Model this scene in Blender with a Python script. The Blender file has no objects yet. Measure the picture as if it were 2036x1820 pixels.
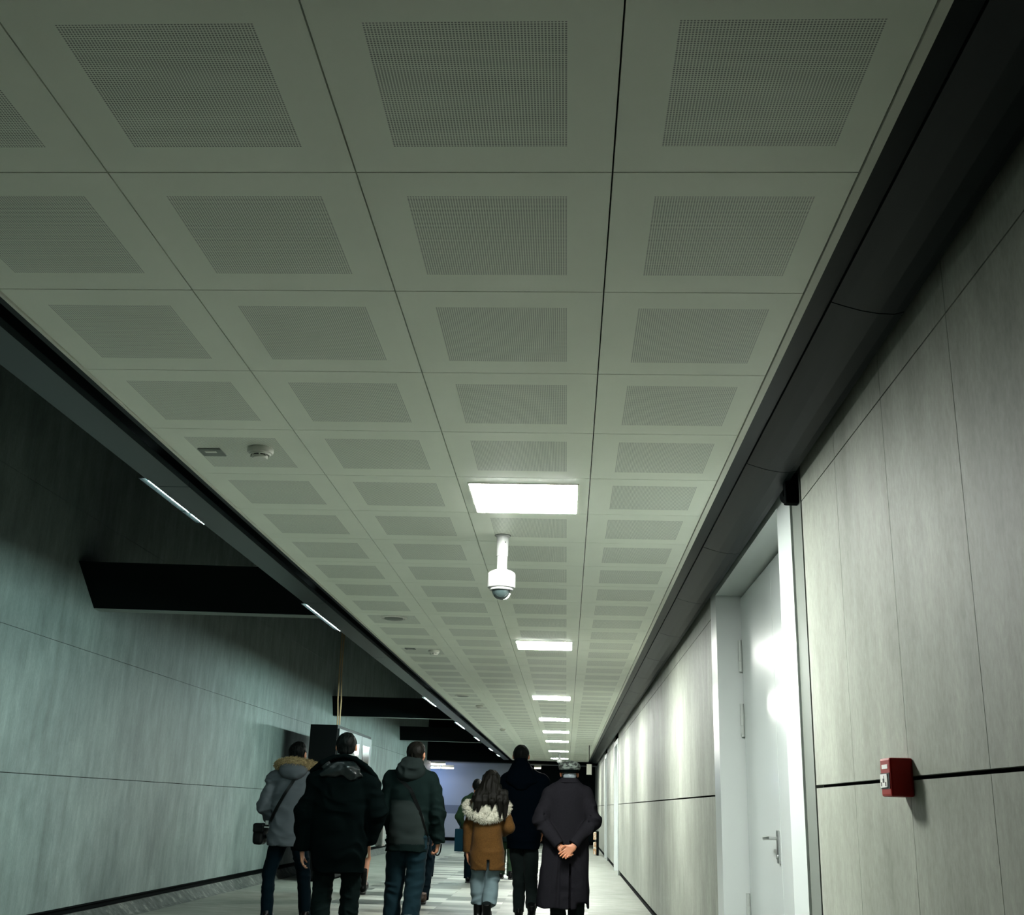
import bpy, bmesh, math, random
import numpy as np
from mathutils import Vector, Matrix
from mathutils.bvhtree import BVHTree
random.seed(7)
C = bpy.context.scene.collection
sc = bpy.context.scene

# ---------------------------------------------------------------- camera
CAM_H = 1.18
f_px, pitch, yaw, roll = 2182.5, .3083, -.0563, .0308
fw = Vector((math.sin(yaw)*math.cos(pitch), math.cos(yaw)*math.cos(pitch), math.sin(pitch)))
r0 = Vector((math.cos(yaw), -math.sin(yaw), 0)); u0 = r0.cross(fw)
r1 = math.cos(roll)*r0 + math.sin(roll)*u0
u1 = -math.sin(roll)*r0 + math.cos(roll)*u0
cd = bpy.data.cameras.new('camera'); cam = bpy.data.objects.new('camera', cd); C.objects.link(cam)
cd.sensor_fit = 'HORIZONTAL'; cd.sensor_width = 36; cd.lens = 36*f_px/2036; cd.clip_start = .05; cd.clip_end = 300
m = Matrix.Identity(4)
for i in range(3):
    m[i][0] = r1[i]; m[i][1] = u1[i]; m[i][2] = -fw[i]
m[0][3], m[1][3], m[2][3] = 0, 0, CAM_H
cam.matrix_world = m
sc.camera = cam

# ---------------------------------------------------------------- world, exposure
w = bpy.data.worlds.new('world'); sc.world = w; w.use_nodes = True
w.node_tree.nodes['Background'].inputs[0].default_value = (.10, .55, .48, 1)
w.node_tree.nodes['Background'].inputs[1].default_value = .0012
sc.view_settings.view_transform = 'Standard'; sc.view_settings.look = 'None'
sc.view_settings.gamma = 1; sc.view_settings.use_curve_mapping = False
sc.view_settings.exposure = 2.35
LAMP_E = 46.0          # ceiling panels
STRIP_E = 300.0         # wall-washing strips on the edge of the raft
FAR_E = 5.0            # tubes beyond the header

# ---------------------------------------------------------------- materials
def mat(name, col, rough=.6, metal=0, spec=.5, emit=None, es=0, build=None, sheen=0):
    mt = bpy.data.materials.new(name); mt.use_nodes = True
    nt = mt.node_tree; b = nt.nodes['Principled BSDF']
    b.inputs['Base Color'].default_value = (*col, 1); b.inputs['Roughness'].default_value = rough
    b.inputs['Metallic'].default_value = metal; b.inputs['Specular IOR Level'].default_value = spec
    if sheen: b.inputs['Sheen Weight'].default_value = sheen
    if emit: b.inputs['Emission Color'].default_value = (*emit, 1); b.inputs['Emission Strength'].default_value = es
    if build: build(nt, b)
    return mt
def N(nt, t, **k):
    n = nt.nodes.new(t)
    for a, v in k.items():
        if a.startswith('i_'): n.inputs[a[2:].replace('_', ' ')].default_value = v
        else: setattr(n, a, v)
    return n
def noise(nt, scale, vec=(1,1,1), detail=4, rough=.6, coord='Object'):
    tc = N(nt, 'ShaderNodeTexCoord'); mp = N(nt, 'ShaderNodeMapping'); mp.inputs['Scale'].default_value = vec
    nt.links.new(tc.outputs[coord], mp.inputs[0])
    n = N(nt, 'ShaderNodeTexNoise'); n.inputs['Scale'].default_value = scale
    n.inputs['Detail'].default_value = detail; n.inputs['Roughness'].default_value = rough
    nt.links.new(mp.outputs[0], n.inputs['Vector']); return n
def ramp(nt, src, stops):
    r = N(nt, 'ShaderNodeValToRGB'); e = r.color_ramp.elements
    while len(e) < len(stops): e.new(.5)
    for q, (p, c) in zip(e, stops):
        q.position = p; q.color = (*c, 1) if len(c) == 3 else c
    nt.links.new(src, r.inputs[0]); return r
def mix(nt, a, b, fac, mode='MIX'):
    x = N(nt, 'ShaderNodeMix', data_type='RGBA', blend_type=mode)
    for s, v in ((0, fac), (6, a), (7, b)):
        if hasattr(v, 'name') or hasattr(v, 'links'): nt.links.new(v, x.inputs[s])
        else: x.inputs[s].default_value = v if s == 0 else (*v, 1)
    return x.outputs[2]
def bump(nt, b, h, strength=.3, dist=.01):
    bp = N(nt, 'ShaderNodeBump'); bp.inputs['Strength'].default_value = strength; bp.inputs['Distance'].default_value = dist
    nt.links.new(h, bp.inputs['Height']); nt.links.new(bp.outputs[0], b.inputs['Normal'])

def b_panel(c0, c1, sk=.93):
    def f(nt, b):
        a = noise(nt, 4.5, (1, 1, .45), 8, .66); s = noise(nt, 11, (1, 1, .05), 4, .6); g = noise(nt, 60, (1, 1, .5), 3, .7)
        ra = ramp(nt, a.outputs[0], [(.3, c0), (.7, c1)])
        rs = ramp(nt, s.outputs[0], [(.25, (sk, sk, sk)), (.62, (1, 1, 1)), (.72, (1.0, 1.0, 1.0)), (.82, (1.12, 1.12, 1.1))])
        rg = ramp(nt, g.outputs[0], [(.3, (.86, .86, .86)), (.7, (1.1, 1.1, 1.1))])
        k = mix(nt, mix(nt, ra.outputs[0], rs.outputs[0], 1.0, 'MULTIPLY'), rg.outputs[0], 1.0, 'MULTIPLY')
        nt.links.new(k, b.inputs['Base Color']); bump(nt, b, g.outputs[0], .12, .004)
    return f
M = {}
M['panel_r'] = mat('fibre_cement_panel', (.4, .4, .36), .62, 0, .28, build=b_panel((.19, .202, .172), (.295, .312, .270)))
M['panel_l'] = mat('fibre_cement_panel_dimmed', (.3, .3, .3), .62, build=b_panel((.075, .105, .096), (.16, .205, .19), .74))  # same panels as the right wall, dim teal light mixed into the colour
M['black'] = mat('matt_black_metal', (.0012, .0022, .0022), .8, spec=.02)
M['joint'] = mat('joint_shadow', (.002, .003, .003), .9, spec=.05)
M['trough'] = mat('dark_lacquered_metal', (.0055, .0095, .0105), .42, 0, .10)
M['trough_l'] = mat('grey_lacquered_metal', (.030, .042, .044), .34, .2, .4)
M['white_paint'] = mat('white_painted_steel', (.46, .50, .49), .3)
M['white_gloss'] = mat('white_gloss_steel', (.48, .52, .51), .2)
M['hinge_metal'] = mat('hinge_metal', (.34, .37, .35), .4)
M['steel'] = mat('brushed_steel', (.55, .56, .56), .3, 1)
M['cctv'] = mat('white_plastic', (.40, .41, .40), .4, 0, .3)
M['dome'] = mat('smoked_dome', (.02, .03, .03), .08, 0, .8)
M['profile'] = mat('grey_metal_profile', (.13, .145, .13), .5, spec=.2)
M['grey_plastic'] = mat('grey_plastic', (.16, .18, .16), .5)
M['pale_plastic'] = mat('pale_plastic', (.6, .61, .55), .45)
M['beam'] = mat('black_beam_paint', (.0015, .0028, .0028), .8, spec=.04)
M['beam_lit'] = mat('lit_beam_underside', (.16, .19, .175), .7)  # lighter colour stands for light falling on the underside of the beams
M['soffit'] = mat('black_soffit', (.0015, .0025, .0025), .9, spec=.04)
M['red'] = mat('red_plastic', (.26, .007, .004), .45, 0, .2)
M['label_white'] = mat('white_label', (.75, .75, .72), .5)
M['ink'] = mat('black_ink', (.01, .01, .01), .6)
M['lamp_face'] = mat('lamp_diffuser', (.9, .9, .9), .5, emit=(.97, 1, .94), es=LAMP_E)
M['strip_face'] = mat('strip_diffuser', (.9, .9, .9), .5, emit=(.74, 1, .97), es=STRIP_E)
M['far_white'] = mat('far_tube', (.9, .9, .9), .5, emit=(1, .9, .8), es=FAR_E)
M['far_blue'] = mat('far_blue_tube', (.9, .9, .9), .5, emit=(.30, .50, 1), es=FAR_E*3.0)
M['far_yellow'] = mat('far_yellow_tube', (.9, .9, .7), .5, emit=(1, .9, .5), es=3)
M['machine_black'] = mat('black_machine_side', (.0012, .002, .002), .6, spec=.08)
M['machine_steel'] = mat('machine_front', (.03, .037, .037), .5, .3, .3)
M['glass_dark'] = mat('dark_glass', (.006, .010, .014), .12, 0, .5)
M['cable'] = mat('tan_cable', (.42, .28, .15), .6)
def b_conc(nt, b):
    a = noise(nt, 9, (1, 1, .3), 8, .7)
    r = ramp(nt, a.outputs[0], [(.35, (.018, .024, .020)), (.55, (.05, .06, .052)), (.74, (.22, .22, .20))])
    nt.links.new(r.outputs[0], b.inputs['Base Color']); bump(nt, b, a.outputs[0], .6, .02)
M['concrete'] = mat('rough_concrete_kerb', (.2, .2, .2), .85, build=b_conc)
def b_floor(nt, b):
    tc = N(nt, 'ShaderNodeTexCoord'); mp = N(nt, 'ShaderNodeMapping'); mp.inputs['Location'].default_value = (.35, .2, 0)
    nt.links.new(tc.outputs['Object'], mp.inputs[0])
    br = N(nt, 'ShaderNodeTexBrick'); br.offset = .37; br.offset_frequency = 2; br.squash = 1
    br.inputs['Color1'].default_value = (.060, .067, .058, 1); br.inputs['Color2'].default_value = (.34, .35, .31, 1)
    br.inputs['Mortar'].default_value = (.08, .09, .08, 1); br.inputs['Scale'].default_value = 1
    br.inputs['Brick Width'].default_value = 1.2; br.inputs['Row Height'].default_value = .33; br.inputs['Bias'].default_value = -.15
    br.inputs['Mortar Size'].default_value = .004; br.inputs['Mortar Smooth'].default_value = .1
    nt.links.new(mp.outputs[0], br.inputs['Vector'])
    # side bands of plainer stone along both walls
    sx = N(nt, 'ShaderNodeSeparateXYZ'); nt.links.new(tc.outputs['Object'], sx.inputs[0])
    lf = N(nt, 'ShaderNodeMath', operation='LESS_THAN'); lf.inputs[1].default_value = -2.9; nt.links.new(sx.outputs[0], lf.inputs[0])
    rt = N(nt, 'ShaderNodeMath', operation='GREATER_THAN'); rt.inputs[1].default_value = .28; nt.links.new(sx.outputs[0], rt.inputs[0])
    ad = N(nt, 'ShaderNodeMath', operation='ADD'); nt.links.new(lf.outputs[0], ad.inputs[0]); nt.links.new(rt.outputs[0], ad.inputs[1])
    n = noise(nt, 1.4, (1, 1, 1), 8, .7)
    plain = ramp(nt, n.outputs[0], [(.3, (.145, .157, .134)), (.7, (.205, .218, .187))])
    k = mix(nt, br.outputs[0], plain.outputs[0], ad.outputs[0])
    n2 = noise(nt, 5, (.4, 1.6, 1), 8, .75)
    r2 = ramp(nt, n2.outputs[0], [(.3, (.7, .7, .7)), (.65, (1.08, 1.08, 1.08))])
    nt.links.new(mix(nt, k, r2.outputs[0], 1.0, 'MULTIPLY'), b.inputs['Base Color'])
    rr = ramp(nt, n2.outputs[0], [(.3, (.62,)*3), (.7, (.46,)*3)])
    nt.links.new(rr.outputs[0], b.inputs['Roughness'])
M['floor'] = mat('stone_floor_tiles', (.3, .3, .3), .5, 0, .14, build=b_floor)
def b_tile(nt, b):
    uv = N(nt, 'ShaderNodeUVMap'); uv.uv_map = 'UVMap'
    s = N(nt, 'ShaderNodeSeparateXYZ'); nt.links.new(uv.outputs[0], s.inputs[0])
    def mth(op, a, c=None, c2=None):
        x = N(nt, 'ShaderNodeMath', operation=op)
        for i, v in enumerate((a, c, c2)):
            if v is None: continue
            if isinstance(v, (int, float)): x.inputs[i].default_value = v
            else: nt.links.new(v, x.inputs[i])
        return x.outputs[0]
    u, v = s.outputs[0], s.outputs[1]
    inu = mth('LESS_THAN', mth('ABSOLUTE', mth('SUBTRACT', u, .5)), .325)
    inv = mth('LESS_THAN', mth('ABSOLUTE', mth('SUBTRACT', v, .5)), .33)
    zone = mth('MULTIPLY', inu, inv)
    fu = mth('SUBTRACT', mth('FRACT', mth('MULTIPLY', u, 92)), .5)
    fv = mth('SUBTRACT', mth('FRACT', mth('MULTIPLY', v, 96)), .5)
    r2 = mth('ADD', mth('MULTIPLY', fu, fu), mth('MULTIPLY', fv, fv))
    hole = mth('MULTIPLY', mth('LESS_THAN', r2, .118), zone)
    n = noise(nt, 2.2, (1, 1, 1), 4, .6)
    base = ramp(nt, n.outputs[0], [(.3, (.735, .775, .67)), (.7, (.785, .825, .715))])
    nt.links.new(mix(nt, base.outputs[0], (.22, .24, .21), hole), b.inputs['Base Color'])
M['tile'] = mat('perforated_ceiling_tile', (.6, .6, .55), .42, build=b_tile)
M['tile_edge'] = mat('ceiling_edge_trim', (.60, .61, .53), .45)
def b_far(nt, b):
    tc = N(nt, 'ShaderNodeTexCoord'); s = N(nt, 'ShaderNodeSeparateXYZ'); nt.links.new(tc.outputs['Object'], s.inputs[0])
    r = ramp(nt, s.outputs[2], [(0, (.30, .32, .34)), (.5, (.30, .32, .34))])
    mr = N(nt, 'ShaderNodeMapRange'); mr.inputs['From Min'].default_value = 0; mr.inputs['From Max'].default_value = 2.6
    nt.links.new(s.outputs[2], mr.inputs[0])
    r = ramp(nt, mr.outputs[0], [(0, (.34, .35, .37)), (.34, (.34, .35, .37)), (.345, (.13, .15, .19)), (.45, (.13, .15, .19)), (.455, (.30, .33, .38))])
    r.color_ramp.interpolation = 'CONSTANT'
    nt.links.new(r.outputs[0], b.inputs['Base Color'])
M['far_wall'] = mat('far_wall_cladding', (.3, .3, .35), .6, build=b_far)
M['far_dark'] = mat('far_wall_shade', (.003, .006, .007), .8, spec=.05)  # near-black colour stands in for shade on the far wall

# ---------------------------------------------------------------- mesh helpers
def tag(o, label=None, cat=None, group=None, kind=None):
    if label: o['label'] = label
    if cat: o['category'] = cat
    if group: o['group'] = group
    if kind: o['kind'] = kind
    return o
def link(name, me, mats, parent=None, smooth=False, loc=None):
    o = bpy.data.objects.new(name, me); C.objects.link(o)
    for x in (mats if isinstance(mats, (list, tuple)) else [mats]): me.materials.append(x)
    if smooth:
        for p in me.polygons: p.use_smooth = True
    if parent: o.parent = parent
    if loc: o.location = loc
    return o
def empty(name, loc, label=None, cat=None, group=None):
    o = bpy.data.objects.new(name, None); C.objects.link(o); o.location = loc; o.empty_display_size = .1
    return tag(o, label, cat, group)
class MB:
    def __init__(s): s.bm = bmesh.new(); s.uv = s.bm.loops.layers.uv.new('UVMap')
    def box(s, x0, x1, y0, y1, z0, z1, mi=0, bev=0):
        vs = [s.bm.verts.new((x, y, z)) for x in (x0, x1) for y in (y0, y1) for z in (z0, z1)]
        fs = [s.bm.faces.new([vs[i] for i in q]) for q in ((0,1,3,2),(4,6,7,5),(0,4,5,1),(2,3,7,6),(0,2,6,4),(1,5,7,3))]
        for f in fs: f.material_index = mi
        if bev:
            es = list({e for f in fs for e in f.edges})
            g = bmesh.ops.bevel(s.bm, geom=es, offset=bev, segments=2, affect='EDGES', profile=.6)
            for f in g['faces']: f.material_index = mi
        return fs
    def lathe(s, prof, c=(0,0,0), seg=32, mi=0, axis='z'):
        rings = []
        for r, z in prof:
            ring = []
            for k in range(seg):
                a = 2*math.pi*k/seg; p = (r*math.cos(a), r*math.sin(a), z)
                if axis == 'x': p = (p[2], p[0], p[1])
                if axis == 'y': p = (p[0], p[2], p[1])
                ring.append(s.bm.verts.new((c[0]+p[0], c[1]+p[1], c[2]+p[2])))
            rings.append(ring)
        for a, b in zip(rings, rings[1:]):
            for k in range(seg):
                f = s.bm.faces.new((a[k], a[(k+1) % seg], b[(k+1) % seg], b[k])); f.material_index = mi
        for ring in (rings[0], rings[-1]):
            try: f = s.bm.faces.new(ring); f.material_index = mi
            except ValueError: pass
    def tube(s, pts, r, seg=10, mi=0):
        pts = [Vector(p) for p in pts]; rings = []
        for i, p in enumerate(pts):
            d = (pts[min(i+1, len(pts)-1)] - pts[max(i-1, 0)]).normalized()
            a = d.orthogonal().normalized() if i == 0 else (a0 - d*a0.dot(d)).normalized()
            a0 = a; b = d.cross(a)
            rings.append([s.bm.verts.new(p + (a*math.cos(2*math.pi*k/seg) + b*math.sin(2*math.pi*k/seg))*r) for k in range(seg)])
        for A, B in zip(rings, rings[1:]):
            for k in range(seg):
                f = s.bm.faces.new((A[k], A[(k+1) % seg], B[(k+1) % seg], B[k])); f.material_index = mi
        for ring in (rings[0], rings[-1]): f = s.bm.faces.new(ring); f.material_index = mi
    def prism(s, poly, y0, y1, mi=0, plane='xz'):
        P = (lambda a, b, t: (a, t, b)) if plane == 'xz' else (lambda a, b, t: (t, a, b))
        A = [s.bm.verts.new(P(a, b, y0)) for a, b in poly]; B = [s.bm.verts.new(P(a, b, y1)) for a, b in poly]
        n = len(poly); fs = [s.bm.faces.new(A), s.bm.faces.new(B[::-1])]
        for k in range(n): fs.append(s.bm.faces.new((A[k], B[k], B[(k+1) % n], A[(k+1) % n])))
        for f in fs: f.material_index = mi
        return fs
    def build(s, name, mats, parent=None, smooth=False, loc=None, auto=False):
        bmesh.ops.recalc_face_normals(s.bm, faces=s.bm.faces)
        me = bpy.data.meshes.new(name); s.bm.to_mesh(me); s.bm.free()
        o = link(name, me, mats, parent, smooth, loc)
        if auto: me.set_sharp_from_angle(angle=math.radians(35))
        return o
def struct(name, mb, mats, **k): return tag(mb.build(name, mats, **k), kind='structure')

# ---------------------------------------------------------------- setting
XR, XL, ZC = 1.0125, -4.60, 2.63            # wall planes, ceiling height
Y0, Y1 = -2.0, 37.0                          # run of the ceiling raft
b = MB(); b.box(-12, 1.5, -4, 41.5, -.12, 0); struct('floor', b, M['floor'])

# ceiling raft of perforated tiles
cols = [.696, .090, -.528, -1.141, -1.740]; ry0, rl = 2.296, .639
lamp_rows = {4, 12, 20, 26, 31, 36, 43, 50}
b = MB(); g = .0020
for k in range(-5, 54):
    ya, yb = ry0 + rl*k, ry0 + rl*(k+1)
    for j in range(4):
        if j == 1 and k in lamp_rows: continue
        xa, xb = cols[j+1] + g, cols[j] - g
        if j == 0: xb = cols[0] - .028
        fs = b.box(xa, xb, ya+g, yb-g, ZC, ZC+.02)
        for f in fs:
            for lp in f.loops:
                x, y, z = lp.vert.co; lp[b.uv].uv = ((x - cols[j+1])/(cols[j]-cols[j+1]), (y - ya)/rl) if j else ((x-xa)/(cols[0]-xa), (y-ya)/rl)
    # lamp surround in lamp rows
    if k in lamp_rows:
        xa, xb = cols[2]+g, cols[1]-g; ym = (ya+yb)/2 + .04; hx, hy = .262, .268; xm = (cols[1]+cols[2])/2 - .004
        for q in ((xa, xm-hx, ya+g, yb-g), (xm+hx, xb, ya+g, yb-g), (xm-hx, xm+hx, ya+g, ym-hy), (xm-hx, xm+hx, ym+hy, yb-g)):
            fs = b.box(*q, ZC, ZC+.02)
            for f in fs:
                for lp in f.loops: lp[b.uv].uv = (0, 0)
yA, yB = ry0 - 5*rl, ry0 + 54*rl
b.box(cols[0]-.024, cols[0], yA, yB, ZC-.004, ZC+.03, 1)         # right edge trim
b.box(cols[4]-.012, cols[4]-.001, yA, yB, ZC-.006, ZC+.03, 1)
b.box(cols[4], cols[0]-.03, yA, yB, ZC+.028, ZC+.05, 2)           # dark void above the joints
struct('ceiling', b, [M['tile'], M['tile_edge'], M['joint']])
b = MB(); b.box(-12, 1.5, -4, 41.5, 5.6, 5.7); struct('ceiling_slab', b, M['soffit'])

# right wall: proud panels with open joints, recessed black plinth
def wall_right(n, y0, y1, off):
    b = MB(); ys = [y0]
    k = math.ceil((y0 + .12 - off)/.65)
    while off + .65*k < y1 - .12: ys.append(off + .65*k); k += 1
    ys.append(y1)
    for a, c in zip(ys, ys[1:]):
        for z0, z1 in ((.10, 1.289), (1.301, 2.4935), (2.4985, 3.3)):
            b.box(XR, XR+.025, a+.0016, c-.0016, z0, z1)
    b.box(XR+.03, XR+.12, y0, y1, .0, 3.4, 1)
    return struct('wall_right' if n == 1 else 'wall_right_%s' % n, b, [M['panel_r'], M['joint']])
wall_right(1, -4, 4.70, .18)
wall_right('middle', 7.81, 22.4, .22)
wall_right('far', 24.3, 28.6, .1)
wall_right('end', 30.2, 41.0, .1)
# left wall
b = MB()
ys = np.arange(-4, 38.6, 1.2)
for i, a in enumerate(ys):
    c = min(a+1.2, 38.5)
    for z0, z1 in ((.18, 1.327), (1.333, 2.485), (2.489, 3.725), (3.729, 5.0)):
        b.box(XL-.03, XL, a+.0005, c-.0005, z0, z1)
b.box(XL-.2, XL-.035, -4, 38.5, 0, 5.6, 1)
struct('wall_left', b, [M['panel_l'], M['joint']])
b = MB(); b.box(XL-.03, XL+.012, -4, 38.5, .125, .178); b.box(XL-.03, XL+.03, -4, 38.5, .168, .176)
struct('baseboard_left', b, M['black'])
b = MB(); b.prism([(XL-.034, 0), (XL+.16, 0), (XL+.12, .02), (XL+.02, .115), (XL-.034, .12)], -4, 38.5); struct('trim_1', b, M['concrete'])
# back (behind the camera), outer side, far end
b = MB(); b.box(-12, 1.5, -4.2, -4, 0, 5.7); struct('wall_back', b, M['soffit'])
b = MB(); b.box(XR+.3, 1.6, -4, 41.5, 0, 5.7); struct('wall_outer', b, M['soffit'])
b = MB(); b.box(-12, -1.55, 40.6, 40.8, 0, 5.6); struct('wall_far', b, M['far_wall'])
b = MB(); b.box(-1.55, 1.5, 40.6, 40.8, 0, 5.6); struct('wall_far_dark', b, M['far_dark'])  # right part of the same far wall, its lack of light painted dark
b = MB(); b.box(-12, XR, 40.55, 40.6, 0, .11); struct('baseboard_far', b, M['black'])
b = MB(); b.box(-12.2, -12, 38.5, 40.8, 0, 5.6); b.box(-12, XL-.2, 38.3, 38.5, 0, 5.6); struct('wall_far_side', b, M['far_dark'])
b = MB(); b.box(-12, XR, 37.3, 38.3, 2.575, 5.6); struct('ceiling_header', b, M['soffit'])
b = MB(); b.box(-12, XR, 38.3, 41, 2.62, 2.7); struct('ceiling_far', b, M['far_wall'])

# beams crossing above the left part of the hall
def beam(y, z, dy, h, nm, yaw_):
    b = MB()
    poly = [(y, z), (y-dy, z+h), (y+.25, z+h), (y+.25, z+.02), (y+.2, z)]
    b.prism(poly, XL, .6, plane='yz')
    for v in b.bm.verts: v.co.y += (v.co.x - XL)*yaw_
    b2 = MB(); b2.box(XL, .6, y+.005, y+.17, z-.006, z-.001)  # thin plate carrying the painted light under the beam
    for v in b2.bm.verts: v.co.y += (v.co.x - XL)*yaw_
    o = b.build(nm, M['beam']); tag(o, kind='structure'); o2 = b2.build('lip', M['beam_lit'], o)
beam(10.38, 2.9, .47, .36, 'ceiling_beam', .06)
beam(21.9, 2.79, .2, .36, 'ceiling_beam', .04)
beam(31.0, 2.85, .2, .36, 'ceiling_beam', .04)

# dark metal channels either side of the raft
t = empty('ceiling_channel', (.85, 15, ZC), 'dark metal channel closing the gap between tiled ceiling and right wall', 'ceiling trim')
t['category'] = 'ceiling trim'
def channel(root, spans, section, y0, y1, step, off, mt, nm='cover_panel'):
    k = 0; ys = [y0]
    a = off
    while a < y1 - .2:
        if a > y0 + .2: ys.append(a)
        a += step
    ys.append(y1)
    for a, c in zip(ys, ys[1:]):
        b = MB(); b.prism(section, a+.003, c-.003)
        o = b.build(nm, mt, root, auto=False); o.location = -Vector(root.location)
r_sec = [(.765, 2.634), (.80, 2.622), (.85, 2.607), (.90, 2.598), (.945, 2.596), (.975, 2.604), (.985, 2.62), (.985, 2.66), (.765, 2.66)]
channel(t, None, r_sec, -3, 36.8, 1.6, -.2, M['trough'])
b = MB(); b.box(.699, .762, -3, 36.8, ZC+.012, ZC+.03); o = b.build('slot_strip', M['trough'], t); o.location = -Vector(t.location)
b = MB(); b.box(.70, 1.04, -3, 36.8, ZC+.09, ZC+.12); o = b.build('backing', M['black'], t); o.location = -Vector(t.location)
t = empty('ceiling_channel', (-1.9, 15, ZC), 'grey metal channel along left edge of the tiled ceiling', 'ceiling trim')
l_sec = [(-1.872, ZC+.002), (-2.038, ZC+.002), (-2.042, ZC+.008), (-2.042, ZC+.02), (-1.872, ZC+.03)]
channel(t, None, l_sec, -3, 36.8, 3.2, 1.9, M['trough_l'])
b = MB(); b.box(-1.785, -1.7525, -3, 36.8, ZC+.002, ZC+.02); o = b.build('slot_strip', M['trough'], t); o.location = -Vector(t.location)
b = MB(); b.box(-2.0, -1.76, -3, 36.8, ZC+.12, ZC+.14); o = b.build('backing', M['black'], t); o.location = -Vector(t.location)

# wall washing strip lights on the outer side of the left channel
strips = [(5.02, .62), (5.66, .24), (8.45, .5), (8.97, .5), (9.49, .3), (16.0, 1.4), (20.8, 1.6), (25.2, 1.2), (30.0, 1.2), (33.5, 1.2)]
names = {5.02: 'longer of the two lit cyan-white strip lights nearest the camera on the left channel', 5.66: 'short lit strip light just beyond the longer nearest one on the left channel',
 8.45: 'lit strip light where the left channel passes the lit beam lip, first of three', 8.97: 'lit strip light in the middle of the three beside the lit beam lip', 9.49: 'shortest strip light, last of the three beside the lit beam lip',
 16.0: 'long lit strip light on the left channel above the hooded dark jacket', 20.8: 'lit strip light on the left channel next beyond the long cyan one', 25.2: 'short lit strip light on the left channel above the woman with long hair', 30.0: 'small lit strip light, last but one towards the far tip of the left channel', 33.5: 'tiny lit strip light at far tip of the left channel'}
for y, L in strips:
    r = empty('strip_light', (-2.075, y, ZC+.03), names.get(y, 'lit strip light hidden behind the edge of the left channel'), 'strip light', 'strip lights along the left channel')
    b = MB(); b.box(.036, .06, 0, L, -.022, .01); b.box(-.022, .06, 0, L, -.010, -.008); b.build('housing', M['black'], r)  # second box is a thin hood added to cut the light off above
    b = MB(); b.box(.024, .036, .008, L-.008, -.0195 if y < 12 else -.021, -.012); b.build('diffuser', M['strip_face'], r)

# ceiling lamps
near = {4: 'largest bright square ceiling light panel, nearest, above the dome camera', 12: 'second bright ceiling panel, beyond the dome camera', 20: 'third bright ceiling panel from the front', 26: 'fourth bright ceiling panel from the front',
 31: 'fifth bright ceiling panel, fourth from the far end', 36: 'sixth bright ceiling panel, third from the far end', 43: 'second farthest bright ceiling light panel', 50: 'farthest bright ceiling light panel, just above the flat cap'}
xm = (cols[1]+cols[2])/2 - .004
for k in sorted(lamp_rows):
    ym = ry0 + rl*(k+.5) + .04
    r = empty('ceiling_light', (xm, ym, ZC), near[k], 'ceiling light', 'square light panels along the ceiling')
    b = MB(); hx, hy = .262, .268
    for q in ((-hx, -hx+.008, -hy, hy), (hx-.008, hx, -hy, hy), (-hx+.008, hx-.008, -hy, -hy+.008), (-hx+.008, hx-.008, hy-.008, hy)): b.box(*q, -.004, .02)
    b.build('frame', M['tile_edge'], r)
    b = MB(); b.box(-hx+.008, hx-.008, -hy+.008, hy-.008, -.0055, .02, bev=.003); b.build('diffuser', M['lamp_face'], r)

# door portals in the right wall
def portal(n, ya, yb, oa, ob, zt, leafs, pw=.05):
    """outer ya..yb, clear opening oa..ob, head height zt"""
    b = MB(); xo = XR-.012; xi = XR+.17
    b.box(xo, xi, ya, oa, 0, zt+.09); b.box(xo, xi, ob, yb, 0, zt+.09); b.box(xo, xi, oa, ob, zt, zt+.09)
    d = struct('door_%d' % n, b, M['white_paint'])
    # dark recessed edge profile between frame and panels
    b = MB(); b.box(XR-.002, XR+.03, ya-pw+.004, ya, 0, zt+.09); b.box(XR+.002, XR+.03, yb, yb+.022, 0, zt+.09); b.build('edge_profile', M['profile'], d)
    xl = XR+.152
    ymid = ob - leafs
    for i, (a, c) in enumerate(((oa+.004, ymid-.002), (ymid+.002, ob-.02))):
        b = MB(); b.box(xl, xl+.045, a, c, .01, zt-.02, bev=.003); lf = b.build('door_leaf', M['white_gloss'], d, auto=False)
        if i == 1:
            for z in (2.19, 1.77, .6):
                b = MB(); b.lathe([(0, -.105), (.013, -.105), (.013, -.035), (.015, -.033), (.015, .028), (.013, .03), (.013, .105), (0, .105)], (xl-.012, c+.004, z), 14); b.build('hinge', M['hinge_metal'], lf, smooth=True, auto=True)
            b = MB(); b.box(xl-.014, xl, a+.03, a+.075, .93, 1.10, bev=.004)
            b.tube([(xl-.012, a+.052, 1.06), (xl-.055, a+.052, 1.06), (xl-.06, a+.065, 1.06), (xl-.06, a+.19, 1.055)], .0095)
            b.lathe([(0, -.02), (.012, -.02), (.012, .0), (0, 0)], (xl-.001, a+.052, .965), 14, axis='x')
            b.build('handle', M['steel'], lf, smooth=True, auto=True)
    return d
portal(1, 4.90, 7.78, 5.21, 7.50, 2.60, 1.15, .19)
portal(2, 22.42, 24.28, 22.55, 24.1, 2.45, .78)
portal(3, 28.62, 30.18, 28.75, 30.0, 2.45, .63)
# recess soffit liner closes the portal behind
b = MB(); b.box(XR+.20, XR+.22, 4.6, 7.9, 0, 3.3); b.box(XR+.20, XR+.22, 22.3, 24.4, 0, 3.3); b.box(XR+.20, XR+.22, 28.5, 30.3, 0, 3.3); struct('wall_door_backing', b, M['soffit'])
# dark bracket above the near post
b = MB(); b.box(XR-.06, XR+.02, 4.74, 4.80, 2.50, 2.64, bev=.01); b.lathe([(0, -.05), (.035, -.05), (.035, .02), (0, .02)], (XR-.03, 4.83, 2.555), 20, axis='y')
tag(b.build('cable_clamp', M['black']), 'small black clamp where near door post meets the dark ceiling channel', 'bracket')

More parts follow.
